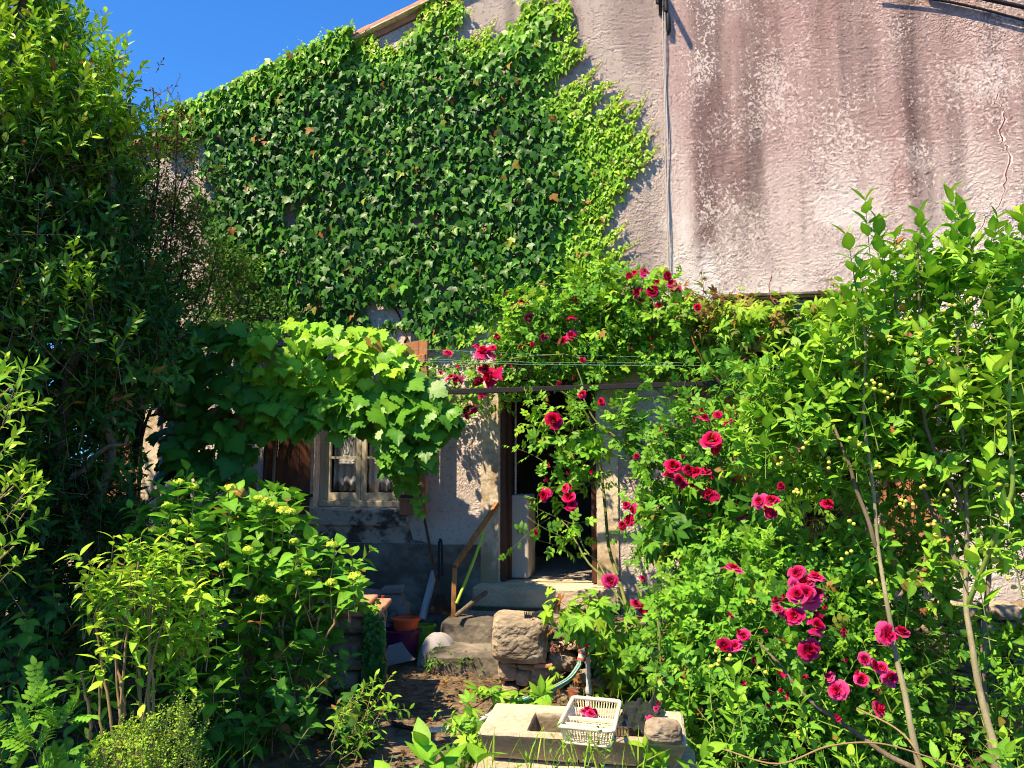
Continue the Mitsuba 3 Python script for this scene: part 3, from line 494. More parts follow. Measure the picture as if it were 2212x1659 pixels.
qi = (np.arange(9)[:, None] * 12 + np.arange(11)).ravel(); f = np.vstack([np.stack([qi, qi + 1, qi + 13], 1), np.stack([qi, qi + 13, qi + 12], 1)]); v1 = pp.reshape(-1, 3); v2 = v1 + [0, .015, .004]
add('door_mat', trimesh.Trimesh(np.vstack([v1, v2]), np.vstack([f, f[:, ::-1] + len(v1)]), process=False), 'mat_grey', 30, label='grey ribbed mat propped against the purple tub', cat='mat')
add('drain_pipe', tube([at(911, 1340, 7.55), at(938, 1236, 7.85)], .035, 12), 'grey_pipe', 40, label='pale grey plastic pipe leaning against the dark plinth', cat='pipe')
br = thing('broom', 'brown stick broom leaning head down against the plinth', 'broom'); a, b = at(915, 1112, 7.93), at(951, 1288, 7.62)
add(br + '__handle', tube(curve([a, (a + b) / 2 + [0, -.01, 0], b], 8), .013, 8), 'brown_wood', True)
bh = trimesh.convex.convex_hull(np.array([(b[0] + x, b[1] + y, b[2] + z) for x, y, z in [(-.03, -.03, .02), (.03, .03, .02), (.03, -.03, .02), (-.03, .03, .02), (-.10, -.05, -.16), (.11, .05, -.16), (.11, -.05, -.16), (-.10, .05, -.16)]]))
for _ in range(3): bh = bh.subdivide()
add(br + '__head', rough(bh, .012, 20), 'dark_twig', 40)
a, b, c = at(948, 1252, 7.8), at(951, 1175, 7.9), at(956, 1245, 7.82)
add('iron_rod', tube(curve([a, b + [-.012, 0, 0], b + [.012, 0, .01], c], 18), .011, 8), 'black_iron', True, label='black bent iron handle leaning on the plinth beside the broom', cat='iron handle')
a, b = at(985, 1331, 7.2), at(1050, 1280, 7.55); add('fallen_stick', tube([a, (a + b) / 2 + [0, 0, .01], b], [.02, .024, .02], 8), 'bark', True, label='short brown stick lying across the top of the steps', cat='stick')
def plank(px0, px1, py, Y, dep, th, rot, m, key, label, cat):
    a, b = at(px0, py, Y), at(px1, py, Y); mm = box(a[0], b[0], Y, Y + dep, a[2] - th, a[2], .006).subdivide().subdivide(); c = mm.centroid
    mm.apply_translation(-c); mm.apply_transform(trimesh.transformations.rotation_matrix(rot, [0, 1, 0])); mm.apply_translation(c); add(key, rough(mm, .004, 8), m, 40, label=label, cat=cat)
plank(770, 842, 1284, 7.3, .3, .05, .12, 'plank_grey', 'grey_slab', 'long grey slab lying behind the stone pillar', 'slab')
plank(822, 868, 1272, 7.35, .25, .045, -.05, 'plank_grey', 'grey_slab', 'short grey slab on top of the clutter behind the orange basin', 'slab')
# what carries the slabs: rubble heap
rh = thing('rubble_heap', 'heap of grey rubble and rags under the slabs behind the orange basin', 'rubble')
for i, (cx, cy, w, h) in enumerate([(800, 1318, 60, 50), (846, 1305, 50, 44), (800, 1370, 70, 60), (858, 1330, 44, 36), (780, 1340, 60, 60), (832, 1380, 60, 70), (866, 1320, 30, 30)]): pxstone(rh + '__stone', cx, cy, w, h, 7.38, 300 + i, .3, 0, .6, .2, 'plank_grey')
bt = thing('plastic_bottle', 'crumpled pale blue plastic bottle beside the terracotta slab', 'bottle'); c = at(826, 1348, 6.7)
q = lathe([(0, 0), (.03, 0), (.034, .02), (.030, .06), (.034, .10), (.032, .15), (.014, .19), (.013, .21), (0, .21)], 14); q.apply_translation(c); add(bt + '__bottle_body', q, 'bottle_blue', 40)
q = lathe([(0, .205), (.015, .205), (.015, .228), (0, .228)], 12); q.apply_translation(c); add(bt + '__bottle_cap', q, 'red_plastic', 40)
sk2 = trimesh.creation.icosphere(3, 1.0); v = np.array(sk2.vertices); n = np.abs(meshkit.fbm(v * 2.3 + 4, 3) - .5); c = at(646, 1196, 6.9)
add('plastic_sack', trimesh.Trimesh(v * (1 - .5 * n)[:, None] * [.13, .12, .09] + c, sk2.faces, process=False), 'sack_grey', 25, label='bundled grey plastic sack behind the flowering viburnum', cat='sack')
pc = at(646, 1240, 6.95); add('sack_support', stone([pc[0], 7.0, pc[2] * .5 - .02], (.4, .3, pc[2] + .22), 0, 88, .5), 'stone', 40, label='upright stone carrying the grey plastic sack', cat='stone')
# ------------------------------------------------------------------ foliage kit
def ovate(w=.42, seg=4, fold=.18, curl=.25, wide=.42, pet=.06):
    ts = np.linspace(0, 1, seg + 2)[1:-1]; V = [(0, 0, 0)]; G = [.95]
    for t in ts:
        b = math.sin(math.pi * t ** (math.log(.5) / math.log(wide))) ** .85 * w / 2; x = pet + t * (1 - pet); z = -curl * t * t
        V += [(x - .03, b, z + fold * b), (x, 0, z), (x - .03, -b, z + fold * b)]; G += [1.0, 1.22, .92]
    V.append((1, 0, -curl)); G.append(1.0); F = [(0, 2, 1), (0, 3, 2)]
    for i in range(len(ts) - 1):
        a = 1 + 3 * i; F += [(a, a + 1, a + 4), (a, a + 4, a + 3), (a + 1, a + 2, a + 5), (a + 1, a + 5, a + 4)]
    a = 1 + 3 * (len(ts) - 1); n = len(V) - 1; F += [(a, a + 1, n), (a + 1, a + 2, n)]
    return np.array(V, float), np.array(F), np.array(G)
def lobed(half, fold=.22, curl=.3, cx=.30, veins=True):
    h = np.array(half, float); out = np.vstack([h, (h[1:-1] * [1, -1])[::-1]]); n = len(out)
    V = np.vstack([[(cx, 0)], out]); r2 = (V[:, 0] - .2) ** 2 + V[:, 1] ** 2
    z = fold * np.abs(V[:, 1]) - curl * r2; V3_ = np.column_stack([V, z]); F = [(0, 1 + i, 1 + (i + 1) % n) for i in range(n)]
    return V3_, np.array(F), np.r_[1.18, np.where(np.abs(out[:, 1]) < .01, 1.1, np.linspace(.93, 1.0, n))]
IVY = [(0, 0), (-.07, .14), (.06, .33), (.40, .52), (.46, .25), (.72, .20), (1, 0)]
GRAPE = [(.02, 0), (-.14, .13), (-.12, .27), (-.02, .33), (.0, .47), (.14, .46), (.22, .60), (.37, .62), (.40, .52), (.52, .55), (.50, .36), (.64, .34), (.70, .22), (.83, .22), (.88, .10), (1, 0)]
def merge(parts):
    V, Fs, G, n = [], [], [], 0
    for v, f, g in parts: V.append(v); Fs.append(f + n); G.append(g); n += len(v)
    return np.vstack(V), np.vstack(Fs), np.concatenate(G)
def sub(t, ang, L, off=(0, 0, 0), tilt=0.0):
    v, f, g = t; c, s = math.cos(ang), math.sin(ang); v = v * L
    v = np.column_stack([v[:, 0] * c - v[:, 1] * s, v[:, 0] * s + v[:, 1] * c, v[:, 2] - tilt * np.hypot(v[:, 0], v[:, 1])]) + off; return v, f, g
def stalk(L, w=.008, droop=0): return np.array([(0, -w, 0), (0, w, 0), (L, w, -droop), (L, -w, -droop)]), np.array([(0, 1, 2), (0, 2, 3)]), np.array([.9, .9, .9, .9])
def palmate(cu=.3, fo=.2): return merge([sub(ovate(.36, 3, fo, cu, .55), a, l, (.04, 0, 0), .18) for a, l in ((-1.35, .60), (-.68, .85), (0, .98), (.68, .85), (1.35, .60))])
def pinnate(pairs, ll, cu=.15, fo=.2, w=.5):
    ps = [stalk(1 - ll * .9, .008)]
    for i in range(pairs):
        x = .22 + i * (1 - ll - .22) / max(pairs - .5, 1); s = ll * (.85 + .15 * (i / pairs))
        ps += [sub(ovate(w, 3, fo, cu), a * 1.05, s, (x, 0, 0)) for a in (1, -1)]
    return merge(ps + [sub(ovate(w, 3, fo, cu), 0, ll, (1 - ll, 0, 0))])
V4 = ((.05, .1), (.2, .3), (.3, .15), (.12, .45))
TP = {'laurel': [ovate(.36, 4, f, c, .5) for f, c in V4], 'ovate': [ovate(.50, 4, f + .1, c, .40) for f, c in V4], 'privet': [ovate(.40, 4, f + .15, c + .25, .45) for f, c in V4], 'round': [ovate(.66, 4, f + .15, c + .1, .42) for f, c in V4],
      'ivy': [lobed(IVY, f + .1, c + .25) for f, c in V4], 'grape': [lobed(GRAPE, f, c + .12) for f, c in V4], 'palm': [palmate(c + .05, f + .1) for f, c in V4], 'rose': [pinnate(2, .42, c, f, .62) for f, c in V4],
      'ash': [pinnate(4, .30, c, f, .58) for f, c in V4], 'tiny': [ovate(.6, 1, .1, .1)], 'blade': [ovate(.045, 4, .0, c, .3, 0) for c in (.3, .6, .9, .15)]}
SETS = []
class Leaves:
    """the leaves of one plant; flushed at the end of the script as single leaf parts and one mesh of the rest"""
    def __init__(s, key, parts=300, mat='leaf', name='leaf', rest='foliage'): s.key, s.parts, s.mat, s.name, s.rest, s.b, s.twigs = key, parts, mat, name, rest, [], []; SETS.append(s)
    def put(s, kind, pos, d, nrm, size, hue, gain):
        pos, d, nrm = (np.asarray(a, float) for a in (pos, d, nrm)); x = nz(d); z = nz(nrm - (nrm * x).sum(-1, keepdims=True) * x); y = np.cross(z, x); var = rng.integers(0, len(TP[kind]), len(pos))
        size = np.broadcast_to(size, (len(pos),)); hue = np.where((rng.random(len(pos)) < .022) & (kind not in ('blade', 'tiny')), rng.uniform(5.4, 7.6, len(pos)), np.broadcast_to(hue, (len(pos),))); gain = np.broadcast_to(gain, (len(pos),))
        for k, (tv, tf, tg) in enumerate(TP[kind]):
            m = var == k
            if not m.any(): continue
            sc = size[m, None, None] * np.stack([np.ones(m.sum()), rng.uniform(.85, 1.15, m.sum()), rng.uniform(.4, 1.5, m.sum())], -1)[:, None]
            q = tv[None] * sc; V = pos[m, None] + q[..., :1] * x[m, None] + q[..., 1:2] * y[m, None] + q[..., 2:] * z[m, None]
            uv = np.stack([np.broadcast_to(hue[m, None], V.shape[:2]), gain[m, None] * tg[None]], -1); s.b.append((V, tf, uv))
    def twig(s, paths, r0, r1): s.twigs.append((np.asarray(paths, float), r0, r1))
def twig_mesh(tw):
    ms = []
    for p, r0, r1 in tw:
        n, m = p.shape[:2]; t = nz(np.gradient(p, axis=1)); a = nz(np.cross(t, [0.3, .5, .81])); b = np.cross(t, a); r = np.linspace(r0, r1, m)[None, :, None]
        v = np.stack([p + r * (math.cos(w) * a + math.sin(w) * b) for w in (0, 2.094, 4.189)], 2).reshape(-1, 3)
        base = (np.arange(n)[:, None, None] * m + np.arange(m - 1)[None, :, None]) * 3; j = np.arange(3); j2 = (j + 1) % 3
        q = np.stack([base + j, base + j2, base + 3 + j2, base + 3 + j], -1).reshape(-1, 4); ms.append(trimesh.Trimesh(v, np.vstack([q[:, :3], q[:, [0, 2, 3]]]), process=False))
    return cat_(ms)
UP = np.array([0, 0, 1.0])
def pick(a, n): return rng.uniform(a[0], a[1], n) if isinstance(a, (tuple, list)) else np.full(n, float(a))
def shoots(L, kind, P, D, length, nleaf, size, hue, gain=(.8, 1.15), arr='opp', spread=(1.25, .6), droop=.15, sun=.45, tiphue=0.0, bend=.1, twig=.0035, topsize=.7, start=.15, flat=0.0):
    P = np.asarray(P, float); D = nz(D); S = len(P); ln = pick(length, S); h0 = pick(hue, S); g0 = pick(gain, S)
    a = nz(np.cross(D, [.21, .93, .3])); b = np.cross(D, a); ph = rng.uniform(0, 6.28, S); bdir = nz(rng.normal(size=(S, 3)) * .6 - UP * .8 + D * .0)
    at_ = lambda t: P + D * (ln * t)[:, None] + bdir * (bend * ln * t * t)[:, None]
    for k in range(nleaf):
        t = np.full(S, start + (1 - start) * (k // 2 * 2 if arr == 'opp' else k) / max(nleaf - 1, 1)) + rng.normal(0, .015, S); t = np.clip(t, .02, 1.0)
        an = ph + ((k // 2) * 1.571 + (k % 2) * 3.1416 if arr == 'opp' else k * 2.3999) + rng.normal(0, .25, S)
        rad = np.cos(an)[:, None] * a + np.sin(an)[:, None] * b
        if flat: rad = nz(rad * np.array([1, 1, 1 - flat]))
        sp = (spread[0] + (spread[1] - spread[0]) * t + rng.normal(0, .18, S))[:, None]
        d = np.cos(sp) * D + np.sin(sp) * rad; d[:, 2] -= droop + rng.normal(0, .12, S); d = nz(d)
        n = nz(np.sin(sp) * D - np.cos(sp) * rad + UP * sun + SUN * sun * .5 + rng.normal(0, .22, (S, 3)))
        sz = pick(size, S) * (1 - (1 - topsize) * np.clip((t - .4) / .6, 0, 1)) * np.clip(.6 + t * 2, .6, 1)
        L.put(kind, at_(t), d, n, sz, np.clip(h0 + tiphue * np.clip((t - .45) / .55, 0, 1) + rng.normal(0, .18, S), 0, 8.9), g0 * rng.uniform(.85, 1.12, S))
    if twig: L.twig(np.stack([at_(np.full(S, t)) for t in (-.25, .1, .5, .98)], 1), twig, twig * .5)
def wpoly(poly, Y): return Polygon([(p[0], p[2]) for p in (at(x, y, Y) for x, y in poly)]).buffer(0)
def vol(poly, Y, dy, n, taper=.35, skew=0.0):
    """points through a volume whose outline at the distance Y is the polygon, dy metres to either side, thinner towards its edge"""
    g = wpoly(poly, Y); x0, z0, x1, z1 = g.bounds; out = []
    while len(out) < n:
        q = rng.uniform([x0, z0], [x1, z1], (4 * n, 2)); out += list(q[contains_xy(g, q[:, 0], q[:, 1])])
    q = np.array(out[:n]); ed = np.array([g.boundary.distance(Point(*p)) for p in q]); th = np.sqrt(np.clip(ed / taper, .05, 1))
    return np.column_stack([q[:, 0], Y - skew * q[:, 0] + dy * th * rng.uniform(-1, 1, n), q[:, 1]])
def clump(P, freq, keep, seed=0):
    n = meshkit.fbm(P * freq + 31.7 * seed, 2); return P[n > np.quantile(n, 1 - keep)]
def dirs(n, up=.8, out=None, jit=.6):
    d = rng.normal(size=(n, 3)) * jit + UP * up
    if out is not None: d = d + out
    return nz(d)
def stem(key, pts, r0, r1, m, n=18, sides=7, wob=.0, **kw):
    c = curve(pts, n); w = np.linspace(0, 1, len(c)); c = c + wob * (np.stack([meshkit.noise(np.stack([w * 9 + 3 * k, w * 0 + len(used), w * 0], -1)) - .5 for k in range(3)], -1)); return add(key, tube(c, r0 + (r1 - r0) * w, sides), m, True, **kw)
def flush():
    Zb = np.full((384, 512), 1e9); cache = []
    for s in SETS:
        for V, f, uv in s.b:
            for o in (0, 1, 2):
                c = V[:, f].mean(2) if o == 0 else V[:, f[:, (o + 1) % 3]] * .5 + V[:, f[:, o - 1]] * .5
                p, d = project(c.reshape(-1, 3)); ok = (d > .2) & (p[:, 0] > 0) & (p[:, 0] < 1024) & (p[:, 1] > 0) & (p[:, 1] < 768); ij = (p[ok] / 2).astype(int); np.minimum.at(Zb, (np.clip(ij[:, 1], 0, 383), np.clip(ij[:, 0], 0, 511)), d[ok])
    for s in SETS:
        allv = []
        for bi, (V, f, uv) in enumerate(s.b):
            p, d = project(V); vis = np.zeros(len(V)); tri_ = p[:, f]; ar = np.abs(np.cross(tri_[:, :, 1] - tri_[:, :, 0], tri_[:, :, 2] - tri_[:, :, 0])).sum(1) / 2
            c = V[:, f].mean(2); pc, dc = project(c); ins = (pc[..., 0] > 2) & (pc[..., 0] < 1022) & (pc[..., 1] > 2) & (pc[..., 1] < 766) & (dc > .2)
            ij = np.clip((np.nan_to_num(pc) / 2).astype(int), 0, [511, 383]); vis = (ins & (dc < Zb[ij[..., 1], ij[..., 0]] + .03)).mean(1)
            score = ar * vis * (vis > .34); allv += [(sc, bi, k) for k, sc in enumerate(score) if sc > 6]
        allv.sort(reverse=True); top = allv[:s.parts]; gone = [set() for _ in s.b]
        for sc, bi, k in top:
            V, f, uv = s.b[bi]; gone[bi].add(k); add(f'{s.key}__{s.name}', trimesh.Trimesh(V[k], f, process=False), s.mat, True, uv=uv[k])
        vs, fs, us, n = [], [], [], 0
        for (V, f, uv), g in zip(s.b, gone):
            m = np.ones(len(V), bool); m[list(g)] = False; V, uv = V[m], uv[m]
            if len(V): vs.append(V.reshape(-1, 3)); fs.append((f[None] + (np.arange(len(V)) * V.shape[1])[:, None, None] + n).reshape(-1, 3)); us.append(uv.reshape(-1, 2)); n += V.shape[0] * V.shape[1]
        if vs: add(f'{s.key}__{s.rest}' if s.rest else s.key, trimesh.Trimesh(np.vstack(vs), np.vstack(fs), process=False), s.mat, True, uv=np.vstack(us), kind='stuff')
        if s.twigs: add(f'{s.key}__twigs', twig_mesh(s.twigs), getattr(s, 'twigmat', 'bark'), True, kind='stuff')
# ------------------------------------------------------------------ climbing ivy on the gable
iv = thing('wall_creeper', 'dense glossy dark green creeper covering the left half of the gable up to the roof', 'climbing plant')
IV = Leaves(iv, 300, 'glossy_leaf')
IVP = [(395, 300), (400, 252), (440, 235), (480, 220), (540, 182), (580, 150), (620, 125), (700, 88), (745, 80), (800, 66), (822, 84), (805, 100), (812, 112), (858, 118), (880, 62), (900, 40), (925, -4), (978, -4), (985, 60), (1010, 88), (1032, 104), (1060, 96), (1085, 66), (1120, 40), (1160, 0), (1226, 0), (1232, 50), (1218, 110), (1200, 160), (1200, 215),
       (1222, 215), (1240, 240), (1262, 262), (1262, 320), (1290, 350), (1310, 350), (1330, 362), (1310, 400), (1280, 440), (1268, 480), (1250, 520), (1232, 550), (1250, 575), (1270, 600), (1240, 610), (1150, 650), (1075, 690), (1010, 745), (930, 758), (880, 722), (760, 712), (690, 700), (610, 702), (598, 660), (540, 640), (490, 590), (462, 540), (430, 480), (415, 400)]
g = Polygon([atw(*p) for p in IVP]).buffer(0); x0, z0, x1, z1 = g.bounds; pts = []
gx, gz = np.meshgrid(np.arange(x0, x1, .046), np.arange(z0, z1, .042)); q = np.stack([gx + (np.arange(gx.shape[0]) % 2)[:, None] * .02, gz], -1).reshape(-1, 2) + rng.normal(0, .014, (gx.size, 2)); q = q[contains_xy(g, q[:, 0], q[:, 1])]
ed = np.array([g.boundary.distance(Point(*p)) for p in q]); hole = meshkit.fbm(np.column_stack([q * 2.1, q[:, 0] * 0 + 4]), 3); low = np.clip((3.6 - q[:, 1]) / .9, 0, 1); left = np.clip((-2.9 - q[:, 0]) / .8, 0, 1)
keep = (hole > .26 + .12 * low + .22 * left) | (ed > .3) & (hole > .2 + .1 * left); q, ed = q[keep], ed[keep]
def ivy_put(q, ed, young, size):
    n = len(q); off = .03 + .13 * np.clip(ed / .35, .1, 1) * rng.random(n) ** .6 + .05 * (meshkit.fbm(np.column_stack([q * 3, q[:, 0] * 0]), 2) - .5)
    pos = W0 + WU * q[:, :1] - WI * off[:, None] + UP * q[:, 1:2]
    d = -UP * 1.0 - WI * (.35 + .3 * rng.normal(size=(n, 1))) + WU * rng.normal(0, .5, (n, 1)); nr = -WI * 1.0 + UP * (.50 + .55 * rng.normal(size=(n, 1))) + WU * rng.normal(-.2, .5, (n, 1))
    IV.put('ivy', pos, d, nr, size, np.clip(1.5 + young * 2.5 + rng.normal(0, .45, n), 0, 5.2), rng.uniform(.7, 1.2, n) * np.where(rng.random(n) < .12, 1.35, 1))
uo = rng.uniform(-3.95, -1.72, 1500); ho = rng.uniform(-.2, .2, 1500) + .12 * (meshkit.fbm(np.column_stack([uo * 2.2, uo * 0, uo * 0]), 2) - .3)
qo = np.column_stack([uo, np.array([roofz(u) for u in uo]) + .06 + ho])
rightness = np.clip((q[:, 0] - .25) / 1.0, 0, 1); upness = np.clip((q[:, 1] - 5.55) / .9, 0, 1) * np.clip((q[:, 0] + 1.8) / .8, 0, 1)
rl = np.array([roofz(u) for u in q[:, 0]]); edge = np.clip(1 - (rl - q[:, 1]) / .28, 0, 1)
young = np.clip(.75 * rightness + .5 * upness + .9 * edge + .5 * np.clip(1 - ed / .22, 0, 1) * (q[:, 0] > -.6), 0, 1.15) + .25 * (meshkit.fbm(np.column_stack([q * 1.7, q[:, 0] * 0 + 9]), 2) - .5)
ivy_put(q, ed, young, rng.uniform(.062, .115, len(q)) * np.clip(.6 + ed / .25, .6, 1))
IVO = Leaves(iv, 0, 'glossy_leaf', rest='roof_foliage'); IVM = IV; IV = IVO; ivy_put(qo, np.full(len(qo), .5), np.clip(.55 + 1.6 * ho, .1, 1.15), rng.uniform(.07, .11, len(qo))); IV = IVM
# young runners along the right and upper margins
TEN = [((1190, 250), (1232, 196), (1262, 168)), ((1200, 300), (1262, 250), (1296, 212)), ((1230, 330), (1290, 270), (1318, 232)), ((1250, 370), (1320, 300), (1350, 262)), ((1270, 400), (1330, 352), (1392, 330)), ((1260, 440), (1320, 392), (1372, 362)), ((1250, 470), (1300, 440), (1340, 402)), ((1220, 540), (1290, 500), (1322, 470)), ((1230, 590), (1290, 570), (1330, 556)), ((1180, 260), (1262, 178), (1302, 132)), ((1240, 270), (1292, 196), (1338, 180)), ((1260, 310), (1320, 230), (1360, 190)), ((1300, 330), (1340, 236), (1378, 222)), ((1300, 390), (1366, 262), (1398, 204)), ((1330, 340), (1380, 300), (1408, 262)), ((1310, 400), (1372, 330), (1424, 282)), ((1300, 420), (1390, 345), (1426, 318)), ((1270, 500), (1330, 412), (1366, 408)),
       ((1240, 560), (1320, 512), (1356, 478)), ((1250, 600), (1330, 548), (1382, 520)), ((1260, 640), (1320, 580), (1370, 566)), ((1195, 150), (1232, 90), (1246, 60)), ((1210, 60), (1224, 20), (1222, -10)), ((1120, 90), (1136, 40), (1130, 10)), ((1060, 130), (1052, 80), (1074, 40)), ((1010, 120), (1022, 92), (1040, 62)), ((1150, 30), (1165, 5), (1160, -14)),
       ((870, 130), (842, 112), (838, 92)), ((830, 150), (812, 110), (822, 90)), ((930, 20), (940, -4), (944, -20)), ((990, 40), (992, 16), (986, -10)), ((1030, 560), (1080, 520), (1090, 500)), ((1205, 130), (1250, 118), (1270, 96)), ((1290, 300), (1352, 292), (1370, 258))]
for t in TEN:
    c = curve([(*atw(*p), 0) for p in t], 26); n = len(c); ts = np.linspace(0, 1, n); sp = rng.normal(0, .028, (n, 2)) * (1 - ts)[:, None]
    for r_ in range(6): ivy_put((c[:, :2] + rng.normal(0, .06, (n, 2)) * (1.05 - ts)[:, None] ** 1.3)[: n - r_ * 3], np.full(n, .1)[: n - r_ * 3], (.75 + .75 * ts)[: n - r_ * 3] + (ts[: n - r_ * 3] > .78) * .75, (.075 * (1.12 - ts))[: n - r_ * 3].clip(.018))
    stem(iv + '__runner', [wp(u, -.015, z) for u, z, _ in c[::4]] + [wp(c[-1][0], -.012, c[-1][1])], .004, .002, 'red_stem', 12, 5)
# little sprays standing up from the roof line
for px, py in [(455, 222), (484, 208), (520, 190), (620, 118), (655, 104), (690, 80), (705, 92), (730, 78), (770, 72), (560, 160), (425, 246)]:
    u, z = atw(px, py); n = 9; ts = np.linspace(0, 1, n); qq = np.column_stack([u + .03 * np.sin(ts * 3 + px) + rng.normal(0, .02, n), z - .08 + ts * .20]); ivy_put(qq, np.full(n, .05), np.full(n, 1.15), .05 * (1.15 - ts))
for t in [((905, 770), (925, 690), (985, 640), (1010, 600)), ((880, 745), (870, 690), (800, 600)), ((1290, 600), (1240, 540), (1180, 430)), ((700, 715), (740, 640), (690, 560)), ((960, 690), (1040, 620), (1130, 600)), ((520, 720), (550, 610), (540, 520)), ((560, 715), (570, 640), (620, 560)), ((600, 720), (610, 660), (600, 600)), ((480, 720), (470, 620), (430, 520))]:
    stem(iv + '__stem', [wp(*np.r_[atw(*p)[0], -.03, atw(*p)[1]]) for p in t], .013, .006, 'dark_twig', 18, 6, .04)
# ------------------------------------------------------------------ laurel tree at left
lt = thing('laurel_tree', 'tall dense laurel tree filling the left edge, sunlit top above deep shade', 'tree')
LT = Leaves(lt, 300, 'glossy_leaf', rest='crown')
TOP = [(-420, -160), (-60, -160), (120, -60), (136, 20), (148, 70), (176, 104), (200, 84), (238, 122), (252, 160), (246, 200), (280, 238), (262, 300), (262, 360), (240, 420), (-420, 420)]
MID = [(-420, 340), (262, 330), (262, 420), (272, 500), (318, 560), (322, 640), (345, 700), (338, 800), (300, 840), (220, 890), (215, 990), (190, 1060), (60, 1210), (-420, 1230)]
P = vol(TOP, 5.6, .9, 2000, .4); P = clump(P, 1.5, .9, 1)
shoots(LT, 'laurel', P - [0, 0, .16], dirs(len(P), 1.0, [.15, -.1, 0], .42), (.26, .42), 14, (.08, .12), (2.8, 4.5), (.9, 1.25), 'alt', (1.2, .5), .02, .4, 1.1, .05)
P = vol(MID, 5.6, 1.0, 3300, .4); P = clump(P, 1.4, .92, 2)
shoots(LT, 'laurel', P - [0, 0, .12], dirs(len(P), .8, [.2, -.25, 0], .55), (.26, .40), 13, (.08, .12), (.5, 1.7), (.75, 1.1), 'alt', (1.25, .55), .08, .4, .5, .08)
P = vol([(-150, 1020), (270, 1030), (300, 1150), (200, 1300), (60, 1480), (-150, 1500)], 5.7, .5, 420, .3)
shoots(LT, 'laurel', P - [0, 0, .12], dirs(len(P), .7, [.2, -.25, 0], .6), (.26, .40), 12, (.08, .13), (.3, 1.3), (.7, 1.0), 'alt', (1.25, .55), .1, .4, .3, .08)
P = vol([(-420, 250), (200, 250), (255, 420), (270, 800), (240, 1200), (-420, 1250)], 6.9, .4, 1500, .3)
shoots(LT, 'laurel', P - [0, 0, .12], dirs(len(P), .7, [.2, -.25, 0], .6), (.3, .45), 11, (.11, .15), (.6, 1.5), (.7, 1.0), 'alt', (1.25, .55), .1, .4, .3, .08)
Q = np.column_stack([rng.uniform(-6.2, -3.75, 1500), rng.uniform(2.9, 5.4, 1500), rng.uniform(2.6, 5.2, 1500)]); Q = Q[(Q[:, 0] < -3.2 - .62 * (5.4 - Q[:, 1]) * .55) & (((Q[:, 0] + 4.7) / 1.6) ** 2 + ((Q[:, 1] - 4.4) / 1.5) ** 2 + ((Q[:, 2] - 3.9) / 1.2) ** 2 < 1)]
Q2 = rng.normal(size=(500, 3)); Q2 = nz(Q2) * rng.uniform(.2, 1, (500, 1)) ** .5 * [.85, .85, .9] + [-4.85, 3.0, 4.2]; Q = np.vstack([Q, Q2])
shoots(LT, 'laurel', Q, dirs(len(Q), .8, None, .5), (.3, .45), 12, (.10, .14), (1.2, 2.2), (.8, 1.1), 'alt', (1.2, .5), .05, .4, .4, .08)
for pts in [[(-3.7, 5.7, 0), (-3.6, 5.7, 1.6), (-3.75, 5.6, 3.4), (-3.5, 5.6, 5.6)], [(-3.35, 5.6, 0), (-3.2, 5.6, 1.5), (-2.95, 5.6, 3.0), (-2.8, 5.6, 4.3)], [(-4.2, 5.2, 0), (-4.3, 5.0, 2), (-4.6, 4.5, 4.2), (-4.7, 4.3, 5.6)], [(-3.1, 5.8, 0), (-2.95, 5.7, 1.2), (-2.75, 5.6, 2.3)]]:
    stem(lt + '__trunk', pts, .06, .022, 'bark', 24, 8, .08)
for a, b in [((-3.6, 5.7, 1.6), (-2.8, 5.4, 2.9)), ((-3.7, 5.6, 3.2), (-3.0, 5.5, 4.6)), ((-3.2, 5.6, 1.4), (-2.6, 5.5, 1.9)), ((-3.75, 5.6, 3.4), (-4.2, 5.2, 4.8)), ((-4.3, 5, 2), (-3.6, 5.1, 3.1))]:
    a, b = np.array(a), np.array(b); stem(lt + '__limb', [a, (a + b) / 2 + [0, 0, .12], b], .028, .01, 'bark', 12, 6, .06)
# lit sprays in front of the dark crown
SP = [(150, 530, 4.9), (168, 560, 4.9), (120, 575, 4.85), (190, 580, 4.9), (100, 600, 4.8), (205, 605, 4.9), (150, 600, 4.85), (90, 640, 4.85), (265, 680, 5.0), (262, 740, 5.0), (175, 640, 4.9), (140, 650, 4.9)]
P = np.array([at(x, y, Y) for x, y, Y in SP]); shoots(LT, 'laurel', P - [0, 0, .2], dirs(len(P), 1.1, None, .3), (.24, .3), 14, (.07, .10), (3.0, 4.2), (.95, 1.2), 'alt', (1.2, .45), -.05, .4, .8, .05)
# ------------------------------------------------------------------ shrub overhanging the left edge
ls = thing('laurel_sapling', 'bright lime sprays of a young laurel leaning in at the left edge', 'shrub')
LS = Leaves(ls, 120)
SP = [(34, 760), (12, 800), (40, 815), (8, 850), (30, 850), (46, 845), (-15, 800), (10, 890), (30, 1010), (55, 1035), (15, 1040), (40, 1060), (5, 1075), (70, 1060), (60, 1030), (20, 1110), (0, 1150), (28, 1195), (10, 1210), (-10, 980), (-20, 1100), (15, 935)]
P = np.array([at(x, y, 3.6 + .15 * rng.normal()) for x, y in SP]); shoots(LS, 'laurel', P - [.03, 0, .10], dirs(len(P), .9, [.55, 0, 0], .35), (.13, .19), 10, (.065, .09), (3.0, 4.4), (.9, 1.2), 'alt', (1.15, .5), .05, .35, .6, .1)
for y in (830, 1050, 1180): a, b = at(-160, y + 260, 3.6), at(30, y, 3.6); stem(ls + '__branch', [a, (a + b) / 2 + [-.08, 0, 0], b], .012, .004, 'tan_stem', 12, 6)
